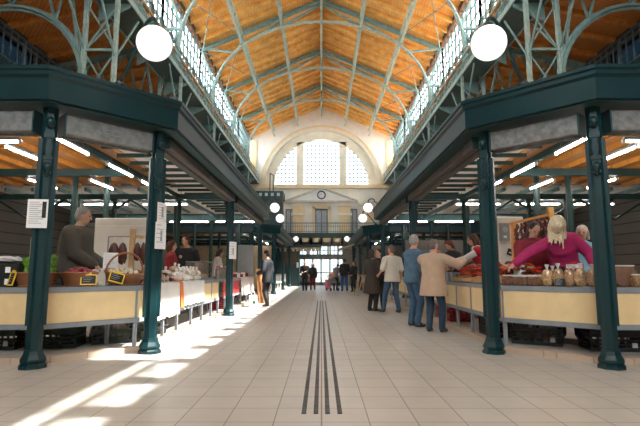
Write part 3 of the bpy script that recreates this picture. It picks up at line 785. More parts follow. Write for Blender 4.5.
# catwalk galleries below the clerestory
for s in (-1, 1):
    t = thing('maintenance_gallery', 'iron maintenance gallery under the clerestory on the %s side' % ('vegetable stall' if s < 0 else 'nut stall'), 'gallery', (s*5.35, 20, 8), 0, 'maintenance galleries')
    b = MB(); b.box(-.42, .42, -14, YE-20.1, -.03, .03); b.build('deck', mat('gallery_deck_paint', (.10, .16, .16), .5), t)
    b = MB(); b.box(-s*.44, -s*.40, -14, YE-20.1, -.08, .06); b.box(s*.40, s*.43, -14, YE-20.1, -.09, .05); b.build('edge_beams', PALEGREEN, t)
    r = MB(); y = -13.9
    while y < YE-20.2: r.bar((-s*.41, y, .05), (-s*.41, y, .68), .03); y += 1.2
    for z in (.28, .48, .68): r.bar((-s*.41, -14, z), (-s*.41, YE-20.1, z), .03)
    y = -13.9; k = 0
    while y < YE-20.3: r.bar((-s*.41, y, .08), (-s*.41, y+.3, .28 if 1 else .1), .02); r.bar((-s*.41, y+.3, .28), (-s*.41, y+.6, .08), .02); y += .6
    r.build('railing', GREEN2, t)
    for k in range(13):
        y = -13.7+k*2.55
        b = MB(); b.add([(s*.4, y-.025, -.05), (-s*.40, y-.025, -.05), (-s*.40, y-.025, -.16), (s*.4, y-.025, -.55), (s*.4, y+.025, -.05), (-s*.40, y+.025, -.05), (-s*.40, y+.025, -.16), (s*.4, y+.025, -.55)], [(0, 1, 2, 3), (4, 7, 6, 5), (0, 4, 5, 1), (1, 5, 6, 2), (2, 6, 7, 3), (3, 7, 4, 0)])
        b.build('bracket', GREEN2, t)
    # dense railing of the side gallery along the outer wall
    t = thing('side_gallery_railing', 'dark railing high on the outer wall above the %s canopy' % ('vegetable stall' if s < 0 else 'nut stall'), 'railing', (s*9.2, 18, 7.0), 0, 'railings of the side galleries')
    b = MB()
    for z in (0, .25, 1.0, 1.2): b.bar((0, -9, z), (0, 17, z), .05)
    b.build('rails', RAIL, t)
    b = MB(); y = -9
    while y < 17: b.bar((0, y, 0), (0, y, 1.2), .035 if round((y+9)/.32) % 5 else .08); y += .32
    b.build('balusters', RAIL, t)
    struct(MB().box(s*8.9, s*XW, 8, YE, 6.75, 7.0).build('trim_%d' % (8+(s > 0)), DARKGREEN))

# near end of the hall: a plain wall with a large opening (behind the camera)
w = MB(); w.box(-10, 10, YN-.4, YN, 0, 7.0); w.box(-10, -5, YN-.4, YN, 7.0, 9.4); w.box(5, 10, YN-.4, YN, 7.0, 9.4); w.box(-6, 6, YN-.4, YN, 11.6, 14.6); w.box(-6, -5, YN-.4, YN, 9.4, 11.6); w.box(5, 6, YN-.4, YN, 9.4, 11.6)
struct(w.build('wall_near', WHITEWALL))

# ================================================================== STALL BLOCKS
def off(poly, d):
    """offset an open polyline to its left side"""
    out = []
    for i, p in enumerate(poly):
        p = V(p); n1 = n2 = None
        if i: e = (p-V(poly[i-1])).normalized(); n1 = V((-e.y, e.x))
        if i < len(poly)-1: e = (V(poly[i+1])-p).normalized(); n2 = V((-e.y, e.x))
        if n1 is None: q = p+n2*d
        elif n2 is None: q = p+n1*d
        else: m = (n1+n2).normalized(); q = p+m*(d/max(.3, m.dot(n1)))
        out.append((q.x, q.y))
    return out
def sweep(mb, path, prof, close=True):
    """sweep a profile [(outward offset, z)] along a path; offsets go to the path's left"""
    cols = [off(path, o) for o, z in prof]; n = len(prof); k = len(path); vs = []
    for i in range(k):
        for j, (o, z) in enumerate(prof): vs.append((cols[j][i][0], cols[j][i][1], z))
    fs = []
    for i in range(k-1):
        for j in range(n):
            a = i*n+j; b = i*n+(j+1) % n; fs.append((a, b, b+n, a+n))
    fs += [tuple(range(n)), tuple(range((k-1)*n+n-1, (k-1)*n-1, -1))]
    return mb.add(vs, fs)
def block_path(s, y0, far=True):
    """line of the posts around a stall block, outer x first; y0 = y of the first post on the aisle"""
    p = [(11.5, y0-.97), (3.24, y0-.97), (2.28, y0), (2.28, y0+11.1), (3.24, y0+12.07), (11.5, y0+12.07)]
    return [(s*x, y) for x, y in p]
TU = []
def canopy(s, y0, label):
    t = thing('stall_canopy', label, 'canopy', (s*2.28, y0, -.15 if y0 > 20 else 0), 0, 'green stall canopies')
    sg = 1 if s > 0 else -1
    path = [(x-s*2.28, y-y0) for x, y in block_path(s, y0)]
    # the outside lies to the left of the path when walking (11.5 -> aisle -> far) on the s=+1 side: use sign
    o = -1 if s > 0 else 1
    o = o*-1 if False else o
    def sw(prof, nm, m):
        b = MB(); sweep(b, path, [(-o*-1*a if False else o*-a, z) for a, z in prof]); return b.build(nm, m, t)
    sw([(.26, 3.02), (.30, 3.02), (.30, 3.27), (.335, 3.30), (.335, 3.345), (.36, 3.36), (.36, 3.40), (.22, 3.40), (.22, 3.02)], 'fascia', GREEN)
    sw([(.26, 3.0), (.26, 3.04), (-.40, 3.04), (-.40, 3.0)], 'soffit', DARKGREEN)
    sw([(.25, 3.36), (.25, 3.40), (-1.65, 3.46), (-1.65, 3.42)], 'roof_sheet', SHEET)
    # timber ceiling deep inside and a pale sheet roof at the back
    x0, x1 = s*1.66, s*9.2
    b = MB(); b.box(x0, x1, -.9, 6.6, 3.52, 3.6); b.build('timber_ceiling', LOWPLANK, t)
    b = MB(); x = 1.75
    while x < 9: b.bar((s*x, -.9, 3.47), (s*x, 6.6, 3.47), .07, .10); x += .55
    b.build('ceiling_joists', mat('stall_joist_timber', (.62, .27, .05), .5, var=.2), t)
    b = MB(); b.box(x0, x1, 6.6, 11.7, 3.42, 3.46); b.build('rear_roof_sheet', SHEET, t)
    # purlins under the pale sheet along the aisle
    y = .6
    while y < 11.3:
        b = MB(); b.box(s*.28, s*1.7, y-.035, y+.035, 3.28, 3.35); b.build('purlin', DARKGREEN, t); y += .65
    for k in range(10):
        x = 2.1+k*.75; b = MB(); b.bar((s*x, 6.6, 3.36), (s*x, 11.7, 3.36), .07, .10); b.build('purlin', GREEN2, t)
    b = MB(); b.bar((s*1.66, -.6, 3.12), (s*1.66, 11.6, 3.12), .07, .12); b.build('lengthwise_beam', MIDGREEN, t)
    for y, h in ((3.0, .14), (6.2, .15), (11.5, .22)):
        b = MB(); b.box(s*(.1 if y > 4 else 1.6), s*9.1, y-.06, y+.06, 3.0, 3.0+h); b.build('cross_beam', MIDGREEN, t)
    for k in range(4):
        xa = 2.+k*1.8; b = MB(); b.bar((s*xa, 6.2, 2.45), (s*(xa+.9), 6.2, 3.0), .05, .05); b.bar((s*(xa+1.8), 6.2, 2.45), (s*(xa+.9), 6.2, 3.0), .05, .05); b.build('diagonal_brace', DARKGREEN, t)
    return t
canopy(-1, 6.4, 'dark green canopy over the vegetable stall and white clothed tables')
canopy(1, 6.4, 'dark green canopy over the nut and pepper stalls')
canopy(-1, 22.6, 'dark green canopy in the distance with the lift tower on it')
canopy(1, 22.6, 'dark green canopy in the distance beyond the couple in brown and white')

# posts
def post_mesh(ang, guide=True, bracket=True):
    t = thing('canopy_post', None, 'post')
    b = MB(); b.lathe([(.148, 0), (.148, .035), (.122, .06), (.138, .075), (.138, .10), (.110, .15), (.100, .19), (.100, .2)], n=8, rot=pi/8); b.build('base', GREEN, t)
    b = MB(); b.lathe([(.088, .19), (.086, 3.02)], n=8, rot=pi/8); b.build('shaft', GREEN, t)
    if guide:
        b = MB(); b.box(.05, .105, -.05, .05, .47, 2.62); b.box(-.105, -.05, -.05, .05, .47, 2.62); b.build('shutter_guide', GREEN, t)
    if bracket:
        # scrolled console facing the aisle (local -y)
        b = MB(); b.box(-.045, .045, -.115, -.07, 2.20, 2.86); b.box(-.055, .055, -.13, -.07, 2.62, 2.68); b.box(-.055, .055, -.13, -.07, 2.36, 2.40); b.ell((0, -.12, 2.27), (.05, .05, .06)); b.ell((0, -.13, 2.8), (.055, .07, .07))
        b.tube([(0, -.10, 2.18), (0, -.14, 2.24), (0, -.13, 2.31)], .022, 6)
        b.tube([(.035, -.12, 2.42), (.05, -.13, 2.5), (.035, -.12, 2.6)], .014, 6); b.tube([(-.035, -.12, 2.42), (-.05, -.13, 2.5), (-.035, -.12, 2.6)], .014, 6)
        b.build('console', GREEN, t, True)
    return t
proto = post_mesh(0)
tag(proto, 'x', 'post', 'green canopy posts')
first = True
def post(x, y, ang, label):
    global first
    if first: proto.location = (x, y, 0); proto.rotation_euler = (0, 0, ang); proto['label'] = label; first = False; return proto
    r = dup(proto, (x, y, 0), ang, label)
    if y > 20: r.scale = (1, 1, .947)
    return r
for s, nm in ((-1, 'vegetable stall'), (1, 'nut stall')):
    a = -pi/4*s
    post(s*3.24, 5.43, a*.7, 'nearest dark green iron post on the %s side, before the cut corner' % nm)
    post(s*2.28, 6.40, a*.7+s*0, 'second dark green iron post on the %s side, at the aisle corner' % nm)
    post(s*2.28, 11.75, -s*-pi/2, 'dark green iron post halfway along the aisle front of the %s' % nm)
    post(s*2.28, 17.5, pi/2*s, 'dark green iron post at the far aisle corner of the %s block' % nm)
    post(s*3.24, 18.47, pi/2*s, 'dark green iron post behind the far aisle corner of the %s block' % nm)
    post(s*3.24, 21.63, a, 'distant dark green post at the cut corner of the second block, %s side' % nm)
    post(s*2.28, 22.6, a, 'distant dark green post on the aisle corner of the second block, %s side' % nm)
    post(s*2.28, 28, pi/2*s, 'dark green iron post halfway along the second block on the %s side' % nm)
    post(s*2.28, 33.7, pi/2*s, 'last dark green iron post before the far wall on the %s side' % nm)
    for j, x in enumerate((3.85, 5.6, 6.6, 7.75)):
        t = thing('inner_post', 'slim dark green post inside the %s, %s from the aisle' % (nm, ['first', 'second', 'third', 'fourth'][j]), 'post', (s*x, 12.6, .07), 0, 'slim posts inside the stalls')
        MB().lathe([(.06, 0), (.06, 2.95)], n=8).build('shaft', DARKGREEN, t); b = MB(); b.box(-.09, .09, -.09, .09, 0, .03); b.build('foot_plate', DARKGREEN, t); b = MB(); b.box(-.09, .09, -.09, .09, 2.88, 2.95); b.build('head_plate', DARKGREEN, t)

# roller shutter boxes between the posts
def shutter_box(p, q, m, label, s, dz=0, hh=.125):
    if abs(p[0]-q[0]) < .01: hh = .075; dz = .07 if p[1] < 20 else -.08
    t = thing('shutter_box', label, 'shutter box', ((p[0]+q[0])/2, (p[1]+q[1])/2, 2.82+dz), atan2(q[1]-p[1], q[0]-p[0]), 'roller shutter boxes')
    L = (V(q)-V(p)).length/2-.13
    b = MB(); b.box(-L, L, -.12, .12, -hh, hh); b.build('housing', m, t, bevel=.02)
    b = MB(); b.box(-L+.02, L-.02, -.02, .02, -hh-.025, -hh); b.build('bottom_slat', m, t)
    for e in (-1, 1): b = MB(); b.box(e*L-.01, e*L+.01, -.13, .13, -hh-.01, hh+.01); b.build('end_plate', DARKGREEN, t)
    b = MB(); b.tube([(.12*cos(a), -.125, .03*sin(a)) for a in [2*pi*i/12 for i in range(12)]], .008, 5, True); b.build('pull_ring', GREY, t)
for s, nm in ((-1, 'vegetable stall'), (1, 'nut stall')):
    shutter_box((s*3.24, 5.43), (s*2.28, 6.4), GALV, 'grey roller shutter box across the cut corner of the %s' % nm, s)
    shutter_box((s*6.6, 5.43), (s*3.24, 5.43), GALV, 'grey roller shutter box along the front of the %s running out of the picture' % nm, s)
    shutter_box((s*2.28, 6.4), (s*2.28, 11.75), BROWNBOX, 'brown roller shutter box along the near aisle front of the %s' % nm, s)
    shutter_box((s*2.28, 11.75), (s*2.28, 17.5), BROWNBOX, 'brown roller shutter box along the far aisle front of the %s' % nm, s)
    shutter_box((s*2.28, 22.6), (s*2.28, 28), BROWNBOX, 'brown roller shutter box in the distance on the %s side' % nm, s)

# raised stall floors with their kerbs
for k, (s, y0) in enumerate(((-1, 6.4), (1, 6.4), (-1, 22.6), (1, 22.6))):
    p = block_path(s, y0); o = -1 if s > 0 else 1
    b = MB(); b.prism([(q[0], q[1]) for q in off(p, o*.17)], 0, .07); struct(b.build('floor_stall_%d' % (k+1), CONC))
    b = MB(); sweep(b, p, [(o*.165, 0), (o*.165, .075), (o*.32, .075), (o*.32, 0)]); struct(b.build('trim_%d' % (10+k), KERB))
    b = MB(); b.prism(off(p, o*1.05), .07, .15); struct(b.build('floor_deck_%d' % (k+1), CONC))

# fluorescent tubes
def tube_light(x, y, z, along_y, L, label):
    t = thing('fluorescent_lamp', label, 'lamp', (x, y, z), pi/2 if along_y else 0, 'fluorescent tube lamps')
    b = MB(); b.box(-L/2, L/2, -.03, .03, .025, .065); b.build('housing', GREY, t)
    b = MB(); b.tube([(-L/2+.03, 0, 0), (L/2-.03, 0, 0)], .015, 8); b.build('tube', TUBE, t)
    for e in (-1, 1):
        b = MB(); b.box(e*L/2-.02, e*L/2+.02, -.022, .022, -.024, .03); b.build('end_cap', WHITE, t)
        b = MB(); b.tube([(e*.35*L, 0, .08), (e*.35*L, 0, .40)], .006, 5); b.build('suspension_rod', GREY, t)
rows = ['over the counter', 'in the middle row', 'in the outer row']
for s, nm in ((-1, 'vegetable stall'), (1, 'nut stall')):
    for j, y in enumerate((6.95, 8.75, 10.3)): tube_light(s*3.82, y, 2.97, True, 1.1, '%s tube lamp of the row nearest the aisle in the %s' % (['first', 'second', 'third'][j], nm))
    for j, y in enumerate((7.6, 10.2)): tube_light(s*4.85, y, 2.97, True, 1.1, '%s tube lamp of the middle row in the %s' % (['first', 'second'][j], nm))
    for j, y in enumerate((8.1, 10.1)): tube_light(s*6.1, y, 2.97, True, 1.1, '%s tube lamp of the outer row in the %s' % (['first', 'second'][j], nm))
    tube_light(s*5.3, 6.75, 2.97, False, 1.7, 'tube lamp hung crosswise near the front of the %s' % nm)
    for j, x in enumerate((4.35, 6.0, 7.5)): tube_light(s*x, 12.95, 2.93, False, 1.25, '%s crosswise tube lamp behind the slim posts of the %s' % (['first', 'second', 'third'][j], nm))
    for j, x in enumerate((3.2, 4.9, 6.7)): tube_light(s*x, 17.3, 2.9, False, 1.45, '%s crosswise tube lamp at the rear of the %s' % (['first', 'second', 'third'][j], nm))
    for j, y in enumerate((24.5, 28, 31)): tube_light(s*3.6, y, 2.9, True, 1.3, '%s tube lamp in the distant second block on the %s side' % (['first', 'second', 'third'][j], nm))

# globe lamps on goosenecks
def globe(x, y, dx, dy, label, z0=3.40):
    t = thing('globe_lamp', label, 'lamp', (x, y, z0), atan2(dy, dx), 'globe lamps on the canopy corners')
    b = MB(); b.lathe([(.07, 0), (.07, .03), (.04, .06), (.001, .07)], n=14); b.build('base_plate', BLACK, t, True)
    pts = [(0, 0, .03), (.34, 0, .28), (.62, 0, .47)]+[(.77+.17*cos(a)*-1, 0, .47+.11*sin(a)) for a in [pi*i/8 for i in range(1, 8)]]+[(.93, 0, .44)]
    b = MB(); b.tube(pts, .022, 8); b.build('gooseneck', DARKGREEN, t, True)
    b = MB(); b.lathe([(.03, .46), (.06, .43), (.065, .395), (.05, .39)], (.93, 0, .02), 12); b.build('lamp_cap', DARKGREEN, t, True)
    b = MB(); b.ell((.93, 0, .235), .196, None, 28, 18); b.build('globe', LAMPGLASS, t, True)
for s, nm in ((-1, 'vegetable stall'), (1, 'nut stall')):
    globe(s*2.55, 5.70, -s*.707, -.707, 'large white globe lamp on the near canopy corner of the %s' % nm)
    globe(s*2.55, 18.2, -s*.707, .707, 'white globe lamp on the far canopy corner of the %s, upper of a pair' % nm)
    globe(s*2.55, 22.0, -s*.707, -.707, 'white globe lamp on the distant canopy corner, %s side, lower of a pair' % nm, 3.25)
    globe(s*2.55, 34.3, -s*.707, .707, 'small far white globe lamp just before the end wall on the %s side' % nm, 3.25)

# lift tower on the distant canopy
t = thing('ventilation_tower', 'dark green box tower with square holes standing on the distant canopy', 'tower', (-2.62, 24.0, 3.30))
b = MB(); b.box(-.62, .62, -.6, .6, 0, 1.45); b.build('casing', GREEN, t)
b = MB(); b.box(-.68, .68, -.66, .66, 1.45, 1.80)
b.build('cap', GREEN, t)
for x in (-.45, -.15, .15, .45): b = MB(); b.box(x-.075, x+.075, -.672, -.65, 1.54, 1.7); b.build('opening', PALEGREEN, t)
b = MB(); b.bar((-.05, 0, 1.8), (-.05, 0, 2.85), .05); b.bar((.12, 0, 1.8), (.12, 0, 2.75), .05); b.bar((-.05, 0, 2.84), (.12, 0, 2.74), .05); b.build('mast', DARKGREEN, t)

# rear partitions
struct(MB().box(3.2, 9.4, 17.95, 18.1, .07, 2.25).build('wall_rear_right', TAUPE))
struct(MB().box(-9.4, -5.6, 17.95, 18.1, .07, 2.0).build('wall_rear_left', TAUPE))
struct(MB().box(-9.4, -2.7, 28.0, 28.15, .07, 2.6).build('wall_second_left', mat('cream_partition', (.56, .45, .30), .7)))
struct(MB().box(2.9, 9.4, 28.0, 28.15, .07, 2.6).build('wall_second_right', mat('grey_partition', (.2, .18, .16), .7)))

# ================================================================== COUNTERS AND GOODS
def counter(path, label, panel=None, legs_at=(), rail=.42, top=.88, depth=.55, panel_segs=None, group=None, legs_back=True):
    """counter along a path whose left side is the stall side"""
    o = V(path[len(path)//2]); P = [(p[0]-o.x, p[1]-o.y) for p in path]
    t = thing('market_counter', label, 'counter', (o.x, o.y, 0), 0, group or 'market counters')
    b = MB(); sweep(b, P, [(0, top-.065), (0, top), (depth, top), (depth, top-.065)]); b.build('worktop', GREY, t)
    b = MB(); sweep(b, P, [(.0, rail-.03), (.0, rail+.03), (.04, rail+.03), (.04, rail-.03)]); b.build('bottom_rail', GREY, t)
    if panel:
        Q = off(P, .012)
        for i in range(len(Q)-1):
            b = MB(); sweep(b, [Q[i], Q[i+1]], [(0, rail+.032), (0, top-.067), (.015, top-.067), (.015, rail+.032)]); b.build('front_panel', panel, t)
    Q = off(P, .025); R = off(P, depth-.05)
    for seg, f in legs_at:
        for W in (Q, R) if legs_back else (Q,):
            a, c = V(W[seg]), V(W[seg+1]); p = a.lerp(c, f)
            b = MB(); b.box(p.x-.022, p.x+.022, p.y-.022, p.y+.022, .07, top-.06); b.build('leg', GREY, t)
    return t
LP = [(-6.4, 5.63), (-3.33, 5.63), (-2.47, 6.50), (-2.47, 6.72)]
counter(LP, 'cream panelled counter on grey legs carrying the wicker baskets', CREAMP, [(0, .5), (0, .98), (1, .97)])
RP = [(2.47, 6.98), (2.47, 6.50), (3.33, 5.63), (6.4, 5.63)]
counter(RP, 'cream panelled counter on grey legs carrying the bags of nuts', CREAMP, [(0, .95), (1, .98), (2, .5)])
counter([(2.47, 11.4), (2.47, 7.0)], 'cream panelled counter along the aisle carrying the red peppers', CREAMP, [(0, .01), (0, .2), (0, .4), (0, .6), (0, .79)])
counter([(2.47, 17.0), (2.47, 12.2)], 'cream panelled counter along the aisle behind the man in the off white shirt', CREAMP, [(0, .02), (0, .3), (0, .6), (0, .98)])
counter([(-2.47, 6.75), (-2.47, 8.28)], 'grey framed table under the white cloth with a red edge', None, [(0, .04), (0, .5), (0, .97)])
counter([(-2.47, 8.30), (-2.47, 9.95)], 'grey framed table under the plain white cloth next to the orange cloth', None, [(0, .5), (0, .98)])
counter([(-2.47, 9.97), (-2.47, 11.5)], 'cream panelled grey table between the white cloths and the middle post', CREAMP, [(0, .5), (0, .97)])
counter([(-2.47, 12.05), (-2.47, 14.3)], 'grey framed table with a red front beyond the middle post', REDC, [(0, .1), (0, .6)])
counter([(-2.47, 14.4), (-2.47, 17.1)], 'grey framed table under the speckled cloth near the man in the suit', None, [(0, .1), (0, .5), (0, .95)])

# table cloths hanging over the fronts
def tablecloth(y0, y1, zb, m, label, x=-2.47, amp=.018, n=40):
    b = MB(); rows = []
    prof = [(-.54, .886), (-.3, .886), (0, .888), (.018, .872), (.024, .75), (.03, .6), (.034, zb)]
    k = len(prof)
    for t_ in (0, .006):
        for i in range(n+1):
            y = y0+(y1-y0)*i/n
            for j, (dx, z) in enumerate(prof):
                f = max(0, (.87-z)/.5); wv = amp*f*(sin(i*.9)+.6*sin(i*2.1+1))
                b.v.append((x+dx+wv+t_*(.8 if j > 2 else 0)+(.012*f), y, z+(t_ if j < 3 else 0)+(.012*f*sin(i*1.3) if j == k-1 else 0)))
    N = (n+1)*k
    for i in range(n):
        for j in range(k-1):
            a = i*k+j; b.f.append((a, a+k, a+k+1, a+1)); b.f.append((N+a, N+a+1, N+a+k+1, N+a+k))
    for i in range(n):
        b.f.append((i*k, N+i*k, N+(i+1)*k, (i+1)*k)); a = i*k+k-1; b.f.append((a, a+k, N+a+k, N+a))
    for j in range(k-1):
        b.f.append((j, j+1, N+j+1, N+j)); a = n*k+j; b.f.append((a, N+a, N+a+1, a+1))
    return tag(b.build('tablecloth', m, None, True, ang=80), label, 'tablecloth')
tablecloth(6.78, 8.2, .36, CLOTHW, 'long white cloth hanging over the first aisle table next to the second post')
tablecloth(8.42, 9.93, .47, CLOTHW, 'shorter white cloth hanging over the second aisle table beyond the orange cloth')
tablecloth(8.22, 8.40, .45, ORANGE, 'narrow orange cloth hanging between the two white tablecloths', n=10)
tablecloth(6.70, 6.76, .60, REDC, 'narrow red cloth strip beside the second post at the white table', n=4)
tablecloth(14.45, 17.05, .34, LACE, 'pinkish speckled cloth hanging over the table by the man in the suit')

def paper(name, label, cat, loc, rz, w, h, lines=7, tilt=0, frame=None, base=PAPER, ink=INK, extra=None, group=None):
    t = thing(name, label, cat, loc, rz, group); t.rotation_euler = (tilt, 0, rz)
    b = MB(); b.box(-w/2, w/2, 0, .004, 0, h); b.build('sheet' if base is PAPER else 'board', base, t)
    if lines:
        b = MB(); random.seed(int(loc[0]*100)+lines)
        for i in range(lines):
            z = h*(.90-.80*i/lines); x1 = w*(.42 if i % 3 else .2)*random.uniform(.6, 1)
            b.box(-w*.4, x1-w*.1, -.0015, 0, z-h*.018, z+h*.008)
        b.build('printed_lines' if base is PAPER else 'chalk_lettering', ink, t)
    if frame:
        b = MB(); f = .010
        b.box(-w/2-f, w/2+f, -.006, .008, -f, .004); b.box(-w/2-f, w/2+f, -.006, .008, h-.004, h+f); b.box(-w/2-f, -w/2+.004, -.006, .008, 0, h); b.box(w/2-.004, w/2+f, -.006, .008, 0, h)
        b.build('frame', frame, t)
        b = MB(); b.box(-.03, .03, -.008, .006, h+f-.004, h+f+.022); b.build('clip', frame, t)
    if extra: extra(t, w, h)
    return t
def photo(t, w, h):
    b = MB(); b.box(w*.22, w*.42, -.002, 0, h*.35, h*.92); b.build('dark_picture', SLATE, t)
def barcode(t, w, h):
    b = MB()
    for i in range(9): b.box(-.01+(i % 2)*.003, .03, -.002, 0, h*.3+i*.016, h*.3+i*.016+.009)
    b.build('dark_print', SLATE, t)
paper('paper_notice', 'white printed notice on the nearest post of the vegetable stall', 'notice', (-3.235, 5.30, 1.56), rad(8), .22, .33, 11, extra=photo)
paper('paper_notice', 'small white notice high on the second post, above the larger one', 'notice', (-2.17, 6.34, 1.72), rad(74), .20, .28, 6, extra=barcode)
paper('paper_notice', 'white notice with dark print low on the second post by the white table', 'notice', (-2.165, 6.31, 1.37), rad(66), .20, .36, 5, extra=barcode)
paper('paper_notice', 'white notice on the post halfway along the white table stalls', 'notice', (-2.19, 11.63, 1.38), rad(50), .22, .42, 5, extra=barcode)

# where an item stands on the counter: from the counter's own lines
def spot(px, inset, side):
    k = (px-321.5)/470; A, B, Cc = (LP[:3][::-1] if side < 0 else RP[1:])
    sgn = -1 if side < 0 else 1
    y = 6.0
    for it in range(2):
        q = off([A, B, Cc], inset if side > 0 else -inset)
        best = None
        for a, c in ((q[0], q[1]), (q[1], q[2])):
            # x = k*(.9923*y-.02)
            dx, dy = c[0]-a[0], c[1]-a[1]; den = dx-k*.9923*dy
            if abs(den) < 1e-6: continue
            t = (k*(.9923*a[1]-.02)-a[0])/den
            if -.02 <= t <= 1.02: best = (a[0]+dx*t, a[1]+dy*t)
        return best or q[1]
CH = {-1: rad(45), 1: rad(-45)}

# wicker baskets
def basket(label, loc, r, h, sx=1., handle=False, rz=0, tilt=0):
    t = thing('wicker_basket', label, 'basket', loc, rz); t.rotation_euler = (tilt, 0, rz)
    b = MB(); n = 28
    b.lathe([(r*.78, 0), (r*.88, h*.35), (r*.97, h*.8), (r, h), (r*.95, h), (r*.90, h*.75), (r*.74, .03), (.01, .025)], n=n, sx=sx); b.build('bowl', WICKER, t, True)
    b = MB(); b.tube([(r*sx*cos(a), r*sin(a), h) for a in [2*pi*i/n for i in range(n)]], .014, 6, True)
    b.build('rim', WICKERD, t, True)
    b = MB(); b.tube([(r*.80*sx*cos(a), r*.80*sin(a), .012) for a in [2*pi*i/n for i in range(n)]], .012, 6, True); b.build('foot_ring', WICKERD, t, True)
    if handle:
        b = MB(); b.tube([(r*sx*cos(a), 0, h*.9+sin(a)*r*1.25) for a in [pi*i/16 for i in range(17)]], .014, 7); b.build('handle', WICKERD, t, True)
    return t
zt = .881
p = spot(36, .36, -1); basket('wicker basket heaped with lettuces beside the nearest post', (*p, zt), .25, .17); LB = p
p = spot(79, .26, -1); basket('round wicker basket full of radishes in front of the man in brown', (*p, zt), .215, .17); RB = p
p = spot(123, .27, -1); basket('oval wicker basket with a tall hoop handle holding garlic', (*p, zt+.03), .225, .16, 1.15, True, rad(45), rad(10)); GB = p

def lumpy(r, amp, seed, sub=3, sq=(1, 1, 1)):
    bm = bmesh.new(); bmesh.ops.create_icosphere(bm, subdivisions=sub, radius=r)
    from mathutils import noise
    for v in bm.verts:
        d = noise.noise(v.co*(3.2/r)*.5+V((seed, 0, 0)))*amp+noise.noise(v.co*(9/r)*.4+V((0, seed, 0)))*amp*.6
        v.co += v.co.normalized()*d
        v.co = V((v.co.x*sq[0], v.co.y*sq[1], v.co.z*sq[2]))
    b = MB(); b.v = [tuple(v.co) for v in bm.verts]; bm.verts.index_update(); b.f = [tuple(v.index for v in f.verts) for f in bm.faces]; bm.free()
    return b
def lettuce(label, loc, rz):
    t = thing('lettuce', label, 'lettuce', loc, rz, 'lettuces heaped in the basket')
    lumpy(.075, .02, loc[0]*9, 3).build('heart', LEAF, t, True)
    random.seed(int(loc[0]*991))
    for k in range(11):
        a = 2*pi*k/11+random.uniform(-.2, .2); el = random.uniform(.2, 1.1); R = M.Rotation(a, 3, 'Z') @ M.Rotation(-el, 3, 'Y')
        b = MB(); nx, ny = 6, 6; vs = []; L = random.uniform(.12, .16)
        for tt in (0, .003):
            for i in range(nx+1):
                f = i/nx; wd = .062*sin(pi*min(1, .18+.75*f))
                for j in range(ny+1):
                    g = j/ny*2-1; vs.append(R @ V((.02+L*f, g*wd, .03*f*f*1.6+.02*g*g+.012*sin(7*g+9*f+k)*f+tt)))
        N = (nx+1)*(ny+1)
        fs = []
        for i in range(nx):
            for j in range(ny):
                q = i*(ny+1)+j; fs.append((q, q+1, q+ny+2, q+ny+1)); fs.append((N+q, N+q+ny+1, N+q+ny+2, N+q+1))
        b.add(vs, fs); b.build('leaf', LEAF, t, True, ang=80)
    return t
for i, (dx, dy, dz, pl) in enumerate(((-.13, .02, .20, 'on the side away from the post'), (.0, -.07, .21, 'behind the post at the front of the heap'), (.15, .0, .21, 'on the radish side of the post'), (.05, .12, .25, 'topmost at the back of the heap'), (-.10, .15, .22, 'at the rear beside the black trays'))):
    lettuce('green lettuce in the basket %s' % pl, (LB[0]+dx, LB[1]+dy, zt+dz), i*.8)

t = thing('radish', 'red radish in the heap in the round wicker basket', 'radish', (0, 0, 0), 0, 'radishes in the round basket')
MB().lathe([(.002, -.052), (.006, -.04), (.018, -.028), (.032, -.008), (.034, .006), (.028, .022), (.012, .031), (.004, .033)], n=12).build('root', RADISH, t, True)
b = MB(); b.tube([(0, 0, .03), (.004, .003, .05), (.012, .004, .06)], .004, 5); b.tube([(0, 0, .03), (-.006, .0, .048), (-.012, -.006, .056)], .004, 5); b.build('stalk', LEAFD, t, True)
random.seed(3); RAD = []
for lay, (n_, R_, z) in enumerate(((9, .165, .165), (7, .115, .19), (5, .06, .21))):
    for i in range(n_):
        a = 2*pi*i/n_+lay*.4
        RAD.append((RB[0]+R_*cos(a), RB[1]+R_*sin(a), zt+z+random.uniform(-.008, .008)))
for i, q in enumerate(RAD):
    rr = (random.uniform(-1.4, 1.4), random.uniform(-1.4, 1.4), random.uniform(0, 6))
    if i == 0: t.location = q; t.rotation_euler = rr
    else: dup(t, q, rot=rr)
t = thing('garlic_bulb', 'pale garlic bulb in the basket with the hoop handle', 'garlic', (0, 0, 0), 0, 'garlic bulbs in the hoop handled basket')
b = MB()
for k in range(7): a = 2*pi*k/7; b.ell((.014*cos(a), .014*sin(a), 0), (.016, .016, .026), None, 8, 6)
b.build('bulb', GARLIC, t, True); MB().tube([(0, 0, .02), (.003, 0, .04), (.006, .002, .055)], [.008, .005, .004], 6).build('stalk', GARLIC, t, True)
k_ = 0
for lay, (n_, R_, z) in enumerate(((9, .145, .135), (6, .09, .16), (3, .04, .185))):
    for i in range(n_):
        a = 2*pi*i/n_+lay; q = (GB[0]+R_*1.2*cos(a), GB[1]+R_*1.1*sin(a), zt+z+.045+.03*sin(a-.8)); rr = (random.uniform(-.9, .9), random.uniform(-.9, .9), a)
        if k_ == 0: t.location = q; t.rotation_euler = rr
        else: dup(t, q, rot=rr)
        k_ += 1
p = spot(99, .10, -1)
q = dup(t, (*p, zt+.03), rot=(0, .2, 0), label='single pale garlic bulb lying on the counter between two baskets', scale=1.15); del q['group']
def tagstand(px, inset, side, label, w=.17, h=.115, rz=0):
    p = spot(px, inset, side)
    paper('price_tag', label, 'price tag', (*p, zt+.03), rz, w, h, 4, rad(-14), YELLOW, SLATE, CHALK)
tagstand(9, .12, -1, 'black price tag in a yellow frame below the lettuces by the black trays', .10, .15, rad(-30))
tagstand(88, .015, -1, 'black price tag in a yellow frame on the radish basket', .17, .115, rad(22))
